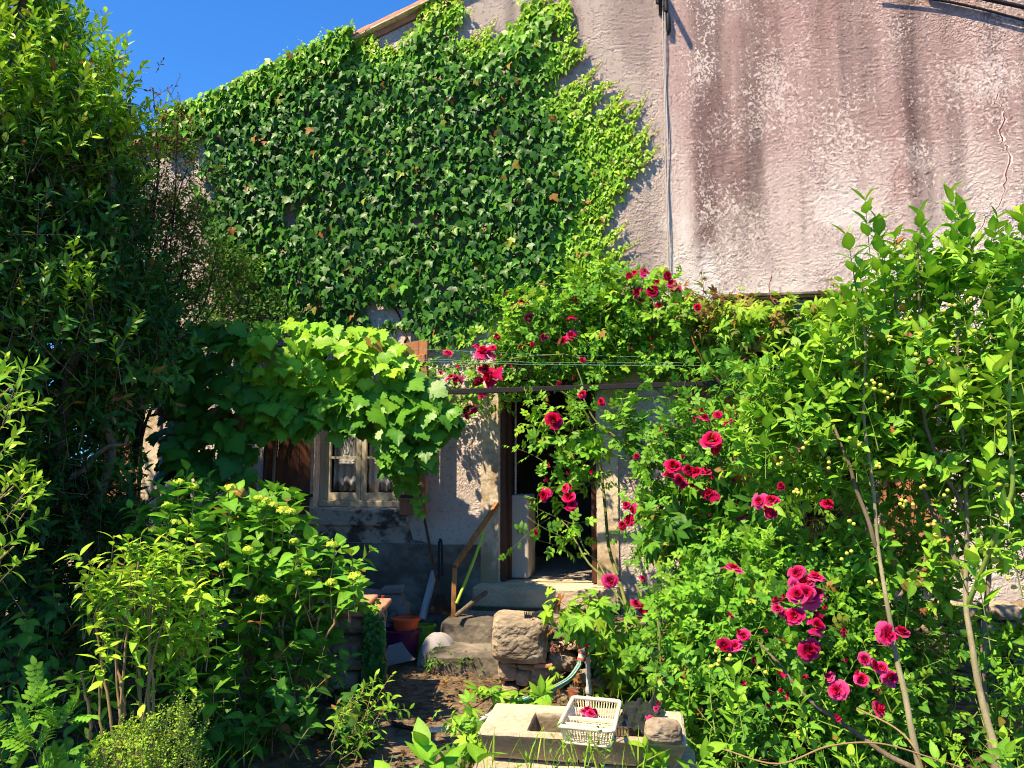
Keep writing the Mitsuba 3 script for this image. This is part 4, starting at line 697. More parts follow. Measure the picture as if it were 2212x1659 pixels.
# ------------------------------------------------------------------ thin brown shrub between laurel and house
ps = thing('brown_shrub', 'thin twiggy shrub with sparse brown and olive leaves before the house corner', 'shrub')
PS = Leaves(ps, 60); PS.twigmat = 'dark_twig'
rootp = at(300, 1000, 6.6); tips = [(330, 195, 6.7), (385, 240, 6.8), (300, 260, 6.6), (350, 300, 6.7), (415, 330, 6.9), (288, 330, 6.6), (440, 420, 7.0), (470, 520, 7.0), (500, 600, 7.0), (400, 470, 6.9), (330, 430, 6.6), (300, 520, 6.6), (380, 590, 6.8), (450, 650, 6.9), (285, 430, 6.5), (420, 560, 6.9)]
for x, y, Y in tips:
    t = at(x, y, Y); m1 = rootp + [.1 * rng.normal(), 0, .9]; m2 = m1 * .45 + t * .55 + [.08 * rng.normal(), .05 * rng.normal(), -.1]; stem(ps + '__branch', [rootp, m1, m2, t], .014, .004, 'dark_twig', 20, 5, .06)
    n = 34; w = rng.uniform(0, 1, n) ** .7; B = m2 + (t - m2) * w[:, None] + rng.normal(0, .09, (n, 3)); h = 6.0 if y < 420 else 5.6
    shoots(PS, 'laurel', B, dirs(n, .6, [.1, 0, 0], .7), (.10, .22), 6, (.035, .055), (h - .5, h + 1.2) if y < 450 else (1.5, 6.4), (.5, 1.0), 'alt', (1.0, .5), 0, .3, .5, .1, .0025)
P = vol([(300, 300), (400, 300), (470, 420), (560, 640), (480, 720), (330, 700), (280, 560), (280, 400)], 6.95, .25, 1000, .3); P = clump(P, 2.2, .5, 5)
P2 = vol([(400, 470), (470, 520), (540, 600), (620, 690), (600, 730), (320, 730), (420, 640), (410, 560)], 7.7, .2, 480, .3, .176); P = np.vstack([P, P2])
shoots(PS, 'laurel', P, dirs(len(P), .5, None, .8), (.14, .28), 8, (.045, .07), (1.2, 3.0), (.7, 1.0), 'alt', (1.1, .5), .05, .3, .3, .1, .003)
# ------------------------------------------------------------------ grape-like vine over the left end of the pergola
gv_ = thing('grape_vine', 'broad leaved vine hanging over the pergola and lace curtained window', 'climbing plant')
GV = Leaves(gv_, 300, 'glossy_leaf')
def hang(poly, Y, dy, n, size, hue, gain=(.85, 1.15), out=.5):
    P = vol(poly, Y, dy, n, .3); m = len(P)
    d = np.column_stack([rng.normal(0, .5, m), -np.abs(rng.normal(.45, .35, m)), -rng.uniform(.35, 1.1, m)]); nr = np.column_stack([rng.normal(-.15, .35, m), -np.abs(rng.normal(out, .3, m)), np.abs(rng.normal(.85, .3, m))])
    GV.put('grape', P, d, nr, pick(size, m), pick(hue, m), pick(gain, m))
hang([(512, 735), (540, 705), (620, 690), (720, 700), (830, 715), (880, 745), (905, 790), (880, 850), (760, 860), (640, 850), (560, 840), (515, 790)], 7.15, .42, 330, (.11, .19), (3.0, 4.5), (.95, 1.25), out=.35)
hang([(530, 800), (640, 840), (760, 845), (900, 800), (960, 850), (985, 905), (940, 930), (930, 985), (880, 1000), (840, 1010), (830, 960), (770, 935), (720, 930), (660, 925), (600, 930), (560, 960), (530, 900)], 7.0, .28, 300, (.12, .20), (1.8, 3.4))
hang([(860, 840), (980, 870), (985, 900), (940, 980), (880, 1020), (840, 980)], 6.95, .2, 70, (.12, .19), (1.6, 2.8))
hang([(345, 720), (420, 685), (520, 700), (540, 800), (540, 900), (510, 960), (450, 890), (380, 880), (350, 830)], 7.0, .35, 200, (.12, .20), (1.2, 2.4))
hang([(345, 850), (420, 860), (430, 1000), (350, 1040)], 7.2, .2, 60, (.12, .19), (1.0, 2.0))
hang([(345, 930), (420, 905), (520, 900), (548, 960), (540, 1060), (490, 1040), (400, 1000), (350, 985)], 6.9, .3, 90, (.12, .20), (1.2, 2.4))
hang([(850, 1000), (905, 1000), (915, 1040), (890, 1056), (856, 1050)], 7.2, .08, 10, (.12, .16), (2.2, 3.0))
hang([(890, 1050), (916, 1050), (920, 1115), (908, 1115)], 7.25, .04, 10, (.06, .085), (2.4, 3.2))
root = at(392, 1240, 7.1); root[2] = -.02
for pts, r0, r1 in [([root, at(400, 1080, 7.1), at(378, 985, 7.15), at(410, 905, 7.2), at(445, 850, 7.25)], .045, .03), ([at(410, 905, 7.2), at(480, 860, 7.2), at(600, 842, 7.2), at(760, 838, 7.15), at(900, 836, 7.1)], .026, .008), ([at(378, 985, 7.15), at(440, 975, 7.1), at(540, 940, 7.0)], .016, .006), ([at(640, 840, 7.2), at(760, 720, 7.4), at(850, 712, 7.6)], .012, .006), ([at(880, 940, 7.1), at(905, 1040, 7.2), at(916, 1112, 7.25)], .004, .002)]:
    stem(gv_ + '__vine_stem', pts, r0, r1, 'dark_twig', 24, 7, .05)
# ------------------------------------------------------------------ roses
def rose_mesh():
    wild = rng.uniform(.6, 1.6)
    V, Fc, U, n = [], [], [], 0
    for ringn, (cnt, r, h, op, hue) in enumerate([(6, .50, .10, 1.15, 2.5), (6, .44, .24, .85, 2.1), (5, .34, .32, .55, 1.6), (4, .22, .36, .3, 1.0), (3, .12, .38, .12, .6)]):
        for k in range(cnt):
            op *= rng.uniform(.6, 1.5) ** wild; a = 2 * math.pi * (k + .5 * (ringn % 2)) / cnt + rng.normal(0, .25 * wild); w = 2.4 * math.pi / cnt * rng.uniform(.85, 1.15); rr, hh = r * rng.uniform(.75, 1.25), h * rng.uniform(.75, 1.3)
            for i in range(4):
                t = i / 3
                for j in range(5):
                    s = (j - 2) / 2; ang = a + s * w * .5 * (.5 + .6 * t); rad = rr * (.25 + .75 * t ** .9) * (1 - .10 * s * s) + .10 * op * max(0, t - .6) * (1 + .5 * math.sin(3 * s + k)); z = hh * math.sin(min(t * 1.45, 1.571 + op * .4 * t)) * (1 - .12 * s * s) - op * .16 * max(0, t - .55) + .03 * math.sin(5 * s + 2 * k) * t
                    V.append((rad * math.cos(ang), rad * math.sin(ang), z)); U.append((hue + .9 * t * t - .5 * (1 - t) + .2 * rng.normal(), .85 + .3 * t))
            b = n + np.arange(3)[:, None] * 5 + np.arange(4)[None]; b = b.ravel(); Fc += [np.stack([b, b + 5, b + 6], 1), np.stack([b, b + 6, b + 1], 1)]; n += 20
    return np.array(V), np.vstack(Fc), np.array(U)
RM = [rose_mesh() for _ in range(9)]
def rose(key, p, s, facing=None, hue=0):
    v, f, u = RM[rng.integers(9)]; z = nz((facing if facing is not None else np.array([-.25, -.75, .55])) + rng.normal(0, .5, 3)); x = nz(np.cross([.2, .3, .9], z)); y = np.cross(z, x); a = rng.uniform(0, 6.28)
    R = np.stack([x * math.cos(a) + y * math.sin(a), -x * math.sin(a) + y * math.cos(a), z], 1); sq = np.array([1, rng.uniform(.8, 1), rng.uniform(.7, 1.2)])
    uu = u + [hue + .25 * rng.normal(), 0]; uu[:, 1] *= rng.uniform(.6, 1.15); s = s * rng.uniform(.85, 1.15); add(key + '__flower', trimesh.Trimesh((v * sq * s) @ R.T + p, f, process=False), 'petal', True, uv=np.clip(uu, [0, 0], [3.9, 2]))
cr_ = thing('climbing_rose', 'climbing rose with crimson blooms trained over the pergola above the door', 'rose')
rb_ = thing('rose_bush', 'rose bush with large crimson clusters among the leaves at lower right', 'rose')
CR, RB = Leaves(cr_, 300, rest='foliage'), Leaves(rb_, 300, rest='foliage'); CR.twigmat = RB.twigmat = 'rose_stem'
def rose_leaves(L, P, jit=.7, hue=(2.0, 3.6), size=(.12, .185), nl=6, out=(-.1, -.25, 0), ln=(.18, .36)):
    shoots(L, 'rose', P, dirs(len(P), .55, list(out), jit), ln, nl, size, hue, (.85, 1.2), 'alt', (1.3, .6), .15, .5, .5, .2, .0035)
C1 = [(890, 775), (940, 770), (1010, 742), (1080, 680), (1130, 650), (1190, 620), (1290, 590), (1345, 575), (1400, 610), (1460, 660), (1490, 720), (1490, 800), (1300, 812), (1120, 842), (1000, 845), (960, 835), (930, 800)]
P = vol(C1, 7.68, .24, 430, .2, .176); P = clump(P, 2.6, .80, 7) - [0, 0, .08]; P = P[(P[:, 0] > -.15) | (rng.random(len(P)) < .5)]; rose_leaves(CR, P)
P = vol([(1080, 650), (1300, 590), (1420, 610), (1480, 720), (1300, 800), (1080, 760)], 7.75, .15, 120, .2, .176); shoots(CR, 'palm', P, dirs(len(P), .5, [0, -.2, 0], .7), (.15, .3), 4, (.08, .13), (3.0, 5.0), (.85, 1.15), 'alt', (1.2, .7), .2, .5, .5, .15, .003)
P = vol([(980, 845), (1060, 850), (1090, 900), (1000, 905)], 7.55, .1, 8, .1); rose_leaves(CR, P, nl=3)
C2 = [(1150, 945), (1170, 880), (1240, 855), (1288, 880), (1300, 960), (1310, 1050), (1290, 1090), (1250, 1120), (1215, 1190), (1165, 1190), (1145, 1120), (1140, 1060), (1160, 1000)]
P = vol(C2, 6.9, .25, 40, .2); rose_leaves(CR, P, size=(.13, .18), hue=(2.3, 3.8), nl=5); P = vol([(1150, 930), (1290, 900), (1310, 1030), (1250, 1040), (1160, 1010)], 6.85, .2, 14, .2); shoots(CR, 'palm', P, dirs(len(P), .3, [0, -.3, 0], .6), (.12, .2), 3, (.12, .17), (2.6, 3.6), (.9, 1.15), 'alt', (1.2, .8), .4, .5, .3, .2, .003)
P = vol([(1320, 910), (1480, 890), (1560, 830), (1720, 820), (1740, 1000), (1700, 1180), (1620, 1290), (1480, 1330), (1430, 1310), (1400, 1180), (1370, 1060), (1360, 960), (1330, 900)], 6.5, .42, 440, .35); P = clump(P, 2.0, .64, 11); rose_leaves(CR, P, hue=(1.7, 3.3))
lowP = [(1420, 1330), (1500, 1290), (1600, 1180), (1780, 1210), (1950, 1320), (2010, 1480), (2010, 1700), (1450, 1700), (1450, 1560), (1430, 1440)]
P = vol(lowP, 5.2, .55, 900, .4); P = clump(P, 1.8, .74, 12); rose_leaves(RB, P, hue=(1.8, 3.6), size=(.11, .165))
for pts, r0, r1 in [([at(1440, 1560, 5.9), at(1400, 1440, 6.0), at(1340, 1290, 6.3), at(1250, 1180, 6.7), at(1215, 1120, 6.9)], .014, .006), ([at(1340, 1290, 6.3), at(1270, 1190, 6.8), at(1225, 1080, 6.9), at(1200, 930, 6.9)], .009, .004), ([at(1400, 1440, 6.0), at(1330, 1240, 6.9), at(1306, 1060, 7.4), at(1270, 900, 7.3), at(1180, 830, 7.2)], .017, .008), ([at(1410, 1010, 7.0), at(1340, 950, 7.1), at(1280, 900, 7.2), at(1240, 790, 7.3)], .012, .006), ([at(1480, 1040, 6.8), at(1390, 990, 6.9), at(1305, 935, 7.0)], .010, .006), ([at(1300, 780, 7.3), at(1180, 770, 7.3), at(1020, 790, 7.3), at(930, 800, 7.3)], .008, .004), ([at(1500, 790, 7.2), at(1400, 700, 7.3), at(1340, 640, 7.4), at(1390, 600, 7.4)], .009, .004)]:
    stem(cr_ + '__cane', pts, r0, r1, 'rose_stem', 24, 6, .05)
for pts, r0, r1 in [([at(1480, 1700, 5.4), at(1460, 1500, 5.4), at(1400, 1330, 5.6), at(1370, 1270, 5.7)], .018, .009), ([at(1440, 1700, 4.9), at(1420, 1500, 4.9), at(1416, 1420, 4.9), at(1425, 1350, 4.9)], .012, .007), ([at(1660, 1700, 5.2), at(1640, 1500, 5.2), at(1700, 1350, 5.1), at(1740, 1270, 5.0)], .014, .006), ([at(1800, 1700, 5.0), at(1810, 1560, 5.0), at(1850, 1480, 4.9), at(1880, 1440, 4.9)], .012, .006), ([at(1560, 1700, 5.2), at(1600, 1500, 5.3), at(1590, 1400, 5.2)], .012, .006)]:
    stem(rb_ + '__cane', pts, r0, r1, 'rose_stem', 20, 6, .05)
UPR = [(1391, 588, 24), (1372, 590, 15), (1359, 596, 15), (1441, 596, 21), (1419, 610, 16), (1379, 633, 30), (1410, 630, 30), (1452, 615, 24), (1461, 627, 20), (1384, 651, 13), (1422, 660, 14), (1460, 660, 14), (1130, 656, 22), (1111, 665, 12), (1143, 686, 22), (1152, 697, 20), (1234, 688, 16), (1245, 648, 12), (1176, 731, 17), (1217, 736, 22), (1235, 725, 24), (1075, 727, 14), (967, 763, 19), (1030, 751, 19), (1045, 765, 38), (1065, 753, 18), (1046, 800, 30), (1061, 816, 38), (1035, 826, 22), (954, 805, 13), (975, 815, 22), (988, 820, 20), (1099, 790, 16), (1206, 829, 14), (1259, 778, 13), (1150, 743, 14), (1124, 750, 13), (1042, 852, 18), (875, 776, 14), (884, 790, 14)]
for x, y, s in UPR: rose(cr_, at(x, y, (7.38 if y > 700 else 7.42) - .14 * (x - 1106) / 217 + .05 * rng.normal()), s * 1.05 * 7.35 / F, None, .25)
for x, y, s in [(1014, 889, 24)]: rose(cr_, at(x, y, 7.62), s * 1.12 * 7.6 / F)
for x, y, s in [(1196, 909, 32), (1177, 1070, 22), (1229, 1076, 26), (1222, 1055, 20), (1236, 1090, 22), (1159, 1149, 14), (1258, 852, 18), (1300, 868, 14), (1230, 1100, 20)]: rose(cr_, at(x, y, 6.5), s * 1.1 * 6.5 / F, np.array([-.2, -.95, .3]))
for x, y, s in [(1375, 986, 15), (1454, 1008, 30), (1443, 1027, 26), (1465, 1036, 22), (1354, 1093, 18), (1369, 1100, 18), (1507, 665, 17), (1521, 907, 28), (1551, 896, 20), (1574, 915, 25), (1537, 951, 42), (1548, 966, 30), (1487, 1016, 22), (1505, 1020, 24), (1524, 1022, 26), (1494, 1051, 26), (1478, 1048, 20), (1532, 1068, 26), (1545, 1072, 20), (1641, 1083, 26), (1666, 1083, 26), (1661, 1102, 24), (1786, 1090, 24), (1687, 1050, 14), (1602, 1113, 28), (1667, 1110, 26), (1345, 1136, 18), (1364, 1124, 24)]: Yr = 4.3 if x > 1620 and y > 700 else (6.6 if y < 700 else 5.85); rose(cr_, at(x, y, Yr + .05 * rng.normal()), s * 1.05 * Yr / F, None, .35 * rng.random())
for x, y, s in [(1584, 1229, 30), (1721, 1238, 30), (1761, 1249, 36), (1714, 1263, 26), (1737, 1266, 34), (1722, 1286, 34), (1751, 1293, 40), (1767, 1283, 34), (1742, 1280, 36), (1679, 1303, 26), (1680, 1316, 24), (1694, 1326, 24), (1717, 1331, 32), (1757, 1313, 20), (1764, 1352, 30), (1564, 1393, 28), (1587, 1398, 36), (1575, 1396, 24), (1607, 1373, 26), (1746, 1404, 40), (1911, 1368, 36), (1925, 1374, 34), (1947, 1369, 32), (1869, 1423, 26), (1886, 1436, 24), (1904, 1443, 24), (1861, 1469, 32), (1922, 1466, 30), (1811, 1491, 38), (1794, 1463, 22), (1894, 1534, 34), (1320, 1254, 34), (1372, 1306, 20), (1389, 1315, 26), (1387, 1251, 15), (1460, 1381, 28), (1450, 1383, 20)]: rose(rb_, at(x, y, 4.28 + .05 * rng.normal() if x > 1500 else 5.2), s * 1.04 * (4.3 if x > 1500 else 5.2) / F, np.array([-.3, -.8, .45]), .2 + .8 * rng.random())
for key, poly, Y, sk, n in ((cr_, C1, 7.42, .176, 16), (cr_, [(1160, 900), (1290, 900), (1290, 1100), (1160, 1130)], 6.6, 0, 7), (cr_, [(1420, 880), (1600, 860), (1600, 1150), (1400, 1150)], 5.9, 0, 16), (rb_, [(1560, 1200), (1900, 1330), (1950, 1560), (1540, 1560)], 4.3, 0, 20)):
    for p in vol(poly, Y, .06, n, .2, sk):
        v, f, u = RM[rng.integers(9)]; s = rng.uniform(.022, .045); z = nz(np.array([-.2, -.4, .8]) + rng.normal(0, .5, 3)); x = nz(np.cross([.2, .3, .9], z)); y = np.cross(z, x); R = np.stack([x, y, z], 1)
        add(key + '__bud', trimesh.Trimesh((v * [.62, .62, 1.9] * s) @ R.T + p, f, process=False), 'petal', True, uv=np.clip(u * [1, .9] - [.2, 0], [0, 0], [3.9, 2]))
# fallen petals in the basket and on the sheet
fp = thing('fallen_petals', 'pink rose petals and a wilted bloom lying in the dish rack', 'petals')
for x, y in ((1262, 1543), (1275, 1546), (1284, 1541), (1270, 1540)): rose(fp, atz(x, y, .475) + [0, .02, 0], .055, np.array([0, -.3, 1.0]), .9)
for x, y in ((1417, 1532), (1406, 1552), (1424, 1522)):
    fq = thing('fallen_petal', f'pink rose petals fallen on the black plastic sheet, {["rightmost of the three spots", "nearest of the three spots", "farthest of the three spots"][[1417, 1406, 1424].index(x)]}', 'petals', 'petals on the plastic sheet'); rose(fq, atz(x, y, .50), .03, np.array([0, -.2, 1.0]), .9)
# ------------------------------------------------------------------ virginia creeper
vc = thing('virginia_creeper', 'five leaved creeper, bronze at its top, rambling right of the roses under the blind box', 'climbing plant'); VC = Leaves(vc, 300); VC.twigmat = 'red_stem'
def creep(L, poly, Y, dy, n, size, hue, nl=4, keep=.8, seed=20, out=(0, -.3, 0), skew=0, ln=(.14, .3)):
    P = clump(vol(poly, Y, dy, n, .25, skew), 2.2, keep, seed); shoots(L, 'palm', P, dirs(len(P), .5, list(out), .6), ln, nl, size, hue, (.85, 1.15), 'alt', (1.3, .8), .35, .5, .4, .2, .0035)
creep(VC, [(1470, 700), (1500, 672), (1540, 700), (1590, 680), (1630, 690), (1700, 700), (1760, 700), (1790, 690), (1800, 700), (1760, 730), (1720, 760), (1560, 790), (1480, 740)], 7.72, .25, 200, (.09, .14), (3.4, 6.6), 5, skew=.176)
creep(VC, [(1590, 645), (1640, 640), (1640, 680), (1600, 680)], 7.0, .1, 8, (.09, .13), (3.4, 4.6), 4, 1.0); creep(VC, [(1770, 650), (1810, 635), (1818, 670), (1780, 680)], 7.0, .1, 8, (.09, .13), (3.8, 6.6), 4, 1.0); creep(VC, [(1490, 655), (1520, 640), (1525, 680)], 7.0, .1, 8, (.07, .1), (5.0, 7.4), 4, 1.0)
creep(VC, [(1480, 730), (1720, 730), (1760, 900), (1640, 1000), (1500, 950)], 7.5, .3, 120, (.11, .16), (2.0, 3.8), 4, skew=.176)
creep(VC, [(1400, 1150), (1640, 950), (1680, 1110), (1560, 1250), (1420, 1240)], 6.0, .3, 60, (.14, .2), (1.5, 2.8), 4)
creep(VC, [(1215, 1330), (1250, 1310), (1330, 1310), (1360, 1350), (1340, 1400), (1290, 1385), (1230, 1365)], 5.75, .15, 19, (.11, .16), (2.8, 4.0), 4)
creep(VC, [(1300, 1370), (1360, 1370), (1370, 1460), (1330, 1450)], 5.8, .15, 14, (.10, .15), (2.8, 4.2), 4)
for pts in [[at(1500, 1560, 5.9), at(1470, 1350, 6.0), at(1520, 1080, 6.6), at(1600, 860, 7.0), at(1640, 700, 7.1)], [at(1470, 1350, 6.0), at(1380, 1340, 5.8), at(1290, 1340, 5.75)], [at(1600, 860, 7.0), at(1500, 760, 7.1), at(1490, 660, 7.1)], [at(1590, 800, 7), at(1668, 700, 7.05), at(1665, 590, 7.3)]]: stem(vc + '__vine_stem', pts, .009, .004, 'red_stem', 22, 6, .06)
rs = thing('red_creeper_shoots', 'small reddish creeper shoots on the stone wall around the tap', 'climbing plant'); RS = Leaves(rs, 60)
creep(RS, [(1195, 1370), (1225, 1362), (1235, 1400), (1215, 1425)], 5.95, .08, 9, (.035, .055), (6.4, 8.2), 5, 1.0); creep(RS, [(1215, 1430), (1260, 1470), (1275, 1500), (1230, 1500), (1205, 1460)], 5.9, .08, 13, (.035, .055), (4.0, 8.0), 5, 1.0)
sc = thing('sink_creeper', 'young five leaved creeper spreading over the left back corner of the sink', 'climbing plant'); SC = Leaves(sc, 80)
creep(SC, [(1022, 1500), (1050, 1480), (1110, 1482), (1195, 1500), (1192, 1530), (1110, 1556), (1050, 1530)], 4.7, .08, 16, (.08, .13), (2.8, 3.9), 3, 1.0, ln=(.05, .10)); creep(SC, [(998, 1538), (1016, 1530), (1022, 1560), (1004, 1574)], 4.55, .05, 5, (.09, .13), (2.6, 3.5), 3, 1.0); creep(SC, [(1000, 1590), (1030, 1585), (1036, 1650), (1010, 1650)], 4.3, .08, 14, (.06, .10), (2.8, 4.0), 4, 1.0)
stem(sc + '__runner', [at(1200, 1520, 4.9), at(1120, 1525, 4.75), at(1050, 1510, 4.7), at(1005, 1560, 4.5), at(1015, 1640, 4.3)], .006, .003, 'red_stem', 20, 6, .03)
# ------------------------------------------------------------------ tall leafy shrub at right
ss = thing('spindle_shrub', 'tall bright green shrub with small yellow fruits filling the right edge', 'shrub'); SS = Leaves(ss, 300); SS.twigmat = 'green_stem'
tops = [(1874, 432, 4.6), (1844, 505, 4.5), (1905, 470, 4.6), (1885, 520, 4.6), (1850, 560, 4.5), (1905, 545, 4.6), (1985, 450, 4.7), (1995, 500, 4.7), (1935, 505, 4.7), (2062, 392, 4.7), (2075, 440, 4.7), (2100, 455, 4.7), (2060, 470, 4.7), (2130, 462, 4.7), (2150, 520, 4.7), (2200, 440, 4.4), (2215, 480, 4.4), (2190, 545, 4.5), (1960, 560, 4.7), (2020, 560, 4.7), (2080, 540, 4.7), (1840, 600, 4.5), (2190, 620, 4.5), (1740, 690, 4.7), (1700, 735, 4.8), (1770, 655, 4.6), (2180, 780, 4.1), (2140, 800, 4.1), (2200, 700, 4.2), (1650, 880, 4.7), (2130, 960, 4.1), (2125, 1210, 4.0), (2190, 1100, 4.1), (1760, 800, 4.6)]
P = np.array([at(*t) for t in tops]); shoots(SS, 'ovate', P - [0, 0, .34], dirs(len(P), 1.3, None, .16), (.30, .38), 10, (.10, .14), (3.0, 3.9), (.95, 1.15), 'opp', (1.25, .35), .02, .4, .7, .05, .004, .95)
S1 = [(1700, 740), (1760, 690), (1850, 600), (1900, 540), (1990, 520), (2060, 480), (2110, 490), (2160, 540), (2420, 540), (2420, 1000), (2000, 960), (1860, 960), (1740, 900), (1690, 820)]
P = vol(S1, 4.9, .6, 900, .35); P = clump(P, 2.2, .78, 31); shoots(SS, 'ovate', P - [0, 0, .26], dirs(len(P), .9, [-.1, -.15, 0], .5), (.22, .38), 9, (.085, .14), (2.6, 4.2), (.85, 1.15), 'opp', (1.35, .5), .12, .5, .5, .12, .004)
S2 = [(1640, 780), (1760, 800), (1880, 930), (1990, 930), (2110, 980), (2420, 960), (2420, 1500), (2100, 1320), (1980, 1260), (1880, 1240), (1760, 1180), (1660, 1080), (1600, 960)]
P = vol(S2, 5.0, .6, 900, .35); P = clump(P, 2.1, .62, 33); shoots(SS, 'ovate', P - [0, 0, .1], dirs(len(P), .8, [-.15, -.15, 0], .55), (.2, .36), 8, (.07, .115), (2.3, 3.9), (.85, 1.15), 'opp', (1.35, .5), .12, .5, .5, .12, .004)
S3 = [(1420, 1380), (1650, 1300), (1900, 1250), (2100, 1300), (2420, 1400), (2420, 1720), (1400, 1720)]
P = vol(S3, 4.9, .55, 800, .3); P = clump(P, 1.9, .6, 35); shoots(SS, 'ovate', P - [0, 0, .1], dirs(len(P), .8, [-.15, -.15, 0], .55), (.2, .36), 8, (.055, .095), (1.8, 3.5), (.85, 1.15), 'opp', (1.35, .5), .12, .5, .4, .12, .004)
bot = [(1590, 1560), (1640, 1620), (1700, 1600), (1480, 1600), (1560, 1640), (1425, 1640), (1405, 1655), (1440, 1650), (2140, 1560), (2190, 1600), (2050, 1620), (1850, 1640), (1420, 1620), (1600, 1480), (1740, 1500)]
P = np.array([at(x, y, 3.9) for x, y in bot]); shoots(SS, 'ovate', P - [0, 0, .18], dirs(len(P), 1.1, None, .3), (.18, .26), 8, (.08, .115), (2.8, 3.8), (.9, 1.15), 'opp', (1.25, .4), .05, .4, .5, .05, .004, .95)
def down(p, z=-.03): return [p[0] + .15 * (p[0] - 1.7) * .2, p[1], z]
for pts, r0, r1, m in [([at(2000, 1690, 3.9), at(1968, 1560, 4.0), at(1938, 1430, 4.2), at(1918, 1290, 4.3), at(1900, 1180, 4.5), at(1870, 960, 4.6), at(1868, 760, 4.6), at(1850, 600, 4.5)], .0165, .005, 'pale_bark'), ([at(2190, 1700, 3.9), at(2130, 1560, 4.2), at(2095, 1400, 4.4), at(2085, 1250, 4.6), at(2090, 1000, 4.7), at(2070, 760, 4.7), at(2062, 500, 4.7)], .020, .006, 'pale_bark'), ([at(2160, 1700, 4.5), at(2120, 1480, 4.7), at(2130, 1300, 4.8), at(2150, 1000, 4.8), at(2140, 600, 4.7)], .022, .007, 'bark'), ([at(2085, 1250, 4.6), at(1990, 1060, 4.8), at(1950, 900, 4.9), at(1930, 620, 4.7)], .016, .006, 'bark'), ([at(2090, 1100, 4.7), at(2010, 960, 4.7), at(1990, 800, 4.7), at(1985, 520, 4.7)], .014, .005, 'bark'), ([at(1900, 1180, 4.5), at(1830, 1000, 4.6), at(1780, 860, 4.7), at(1720, 760, 4.8)], .012, .005, 'bark'), ([at(2100, 1300, 4.5), at(2180, 1060, 4.2), at(2180, 900, 4.2), at(2190, 640, 4.3)], .014, .006, 'green_stem'), ([at(2050, 1700, 4.2), at(1860, 1590, 4.4), at(1720, 1480, 4.5), at(1640, 1380, 4.6)], .016, .006, 'bark'), ([at(1940, 1300, 4.6), at(2010, 1180, 4.8), at(2060, 1090, 4.9)], .01, .004, 'bark')]:
    stem(ss + '__trunk' if r0 > .016 else ss + '__branch', pts, r0, r1, m, 28, 8, .03)
fr = []
for x, y in [(1900, 830), (1888, 845), (1930, 720), (1980, 770), (1990, 790), (2040, 785), (2100, 720), (2160, 740), (1850, 950), (1790, 1000), (1950, 1080), (1960, 1090), (2010, 1130), (2030, 1160), (1985, 1050), (1900, 1010), (1840, 1130), (2060, 660), (2090, 650), (1960, 690), (1920, 860), (1740, 960), (1720, 1060), (1690, 1000), (1830, 1200), (1880, 1260), (2130, 1190), (2150, 1215), (2170, 1050), (2050, 1070), (1600, 1500), (1720, 1590), (1650, 1450), (1550, 1430), (1545, 1410), (1575, 1420), (2200, 1270), (2185, 1240)]:
    for k in range(3): q = trimesh.creation.icosphere(1, .011); q.apply_translation(at(x, y, 4.42) + rng.normal(0, .016, 3)); fr.append(q)
mat('fruit_yellow', (.55, .55, .08), .5, .4); add(ss + '__fruits', cat_(fr), 'fruit_yellow', True, kind='stuff')
# arching dry canes at lower right
add('bare_cane', tube(curve([at(1560, 1618, 3.9), at(1680, 1650, 3.8), at(1790, 1612, 3.8), at(1900, 1606, 3.8), at(2020, 1640, 3.8), at(2110, 1670, 3.8)], 36), np.linspace(.004, .008, 36)[:1].repeat(len(curve([[0, 0, 0]] * 6, 36)))), 'tan_stem', True, label='thin bare cane arching along the bottom right of the garden', cat='cane')
add('bare_cane', tube(curve([at(1850, 1530, 4.1), at(1930, 1570, 4.0), at(1975, 1615, 3.9), at(2000, 1680, 3.9)], 20), .005, 6), 'tan_stem', True, label='short bare cane beside the pale trunk at lower right', cat='cane')
# ------------------------------------------------------------------ flowering viburnum / hydrangea
hy = thing('viburnum_shrub', 'rounded shrub with broad serrated leaves and yellow green flower heads left of the path', 'shrub'); HY = Leaves(hy, 300); HY.twigmat = 'tan_stem'
h1 = [(340, 1080), (390, 1040), (440, 1050), (480, 1095), (560, 1070), (640, 1110), (640, 1180), (700, 1190), (740, 1165), (775, 1240), (760, 1300), (720, 1340), (690, 1420), (600, 1480), (420, 1480), (340, 1400), (300, 1250), (310, 1150)]
P = vol(h1, 5.4, .55, 330, .3); P = clump(P, 1.7, .85, 41); shoots(HY, 'round', P - [0, 0, .1], dirs(len(P), 1.0, [.0, -.2, 0], .4), (.18, .3), 8, (.10, .155), (2.0, 3.1), (.9, 1.15), 'opp', (1.3, .6), .12, .5, .4, .1, .005)
mat('flower_yellow', (.44, .55, .045), .7, .2)
FH = [(387, 1043), (417, 1053), (363, 1095), (560, 1078), (575, 1084), (590, 1093), (612, 1104), (627, 1108), (497, 1056), (490, 1123), (380, 1129), (420, 1134), (333, 1146), (643, 1213), (717, 1178), (670, 1239), (717, 1259), (463, 1469), (487, 1223), (563, 1296), (767, 1247), (636, 1170), (538, 1190), (440, 1190)]
P = np.array([at(x, y, 4.72) for x, y in FH]); shoots(HY, 'round', P - [0, 0, .16], dirs(len(P), 1.5, None, .15), .17, 6, (.10, .145), (2.4, 3.3), (1, 1.15), 'opp', (1.4, .85), .1, .4, .3, .05, .005)
flo = ovate(.9, 1, .2, .1); FLW = merge([sub(flo, a, 1.0) for a in (0, 1.571, 3.142, 4.712)])
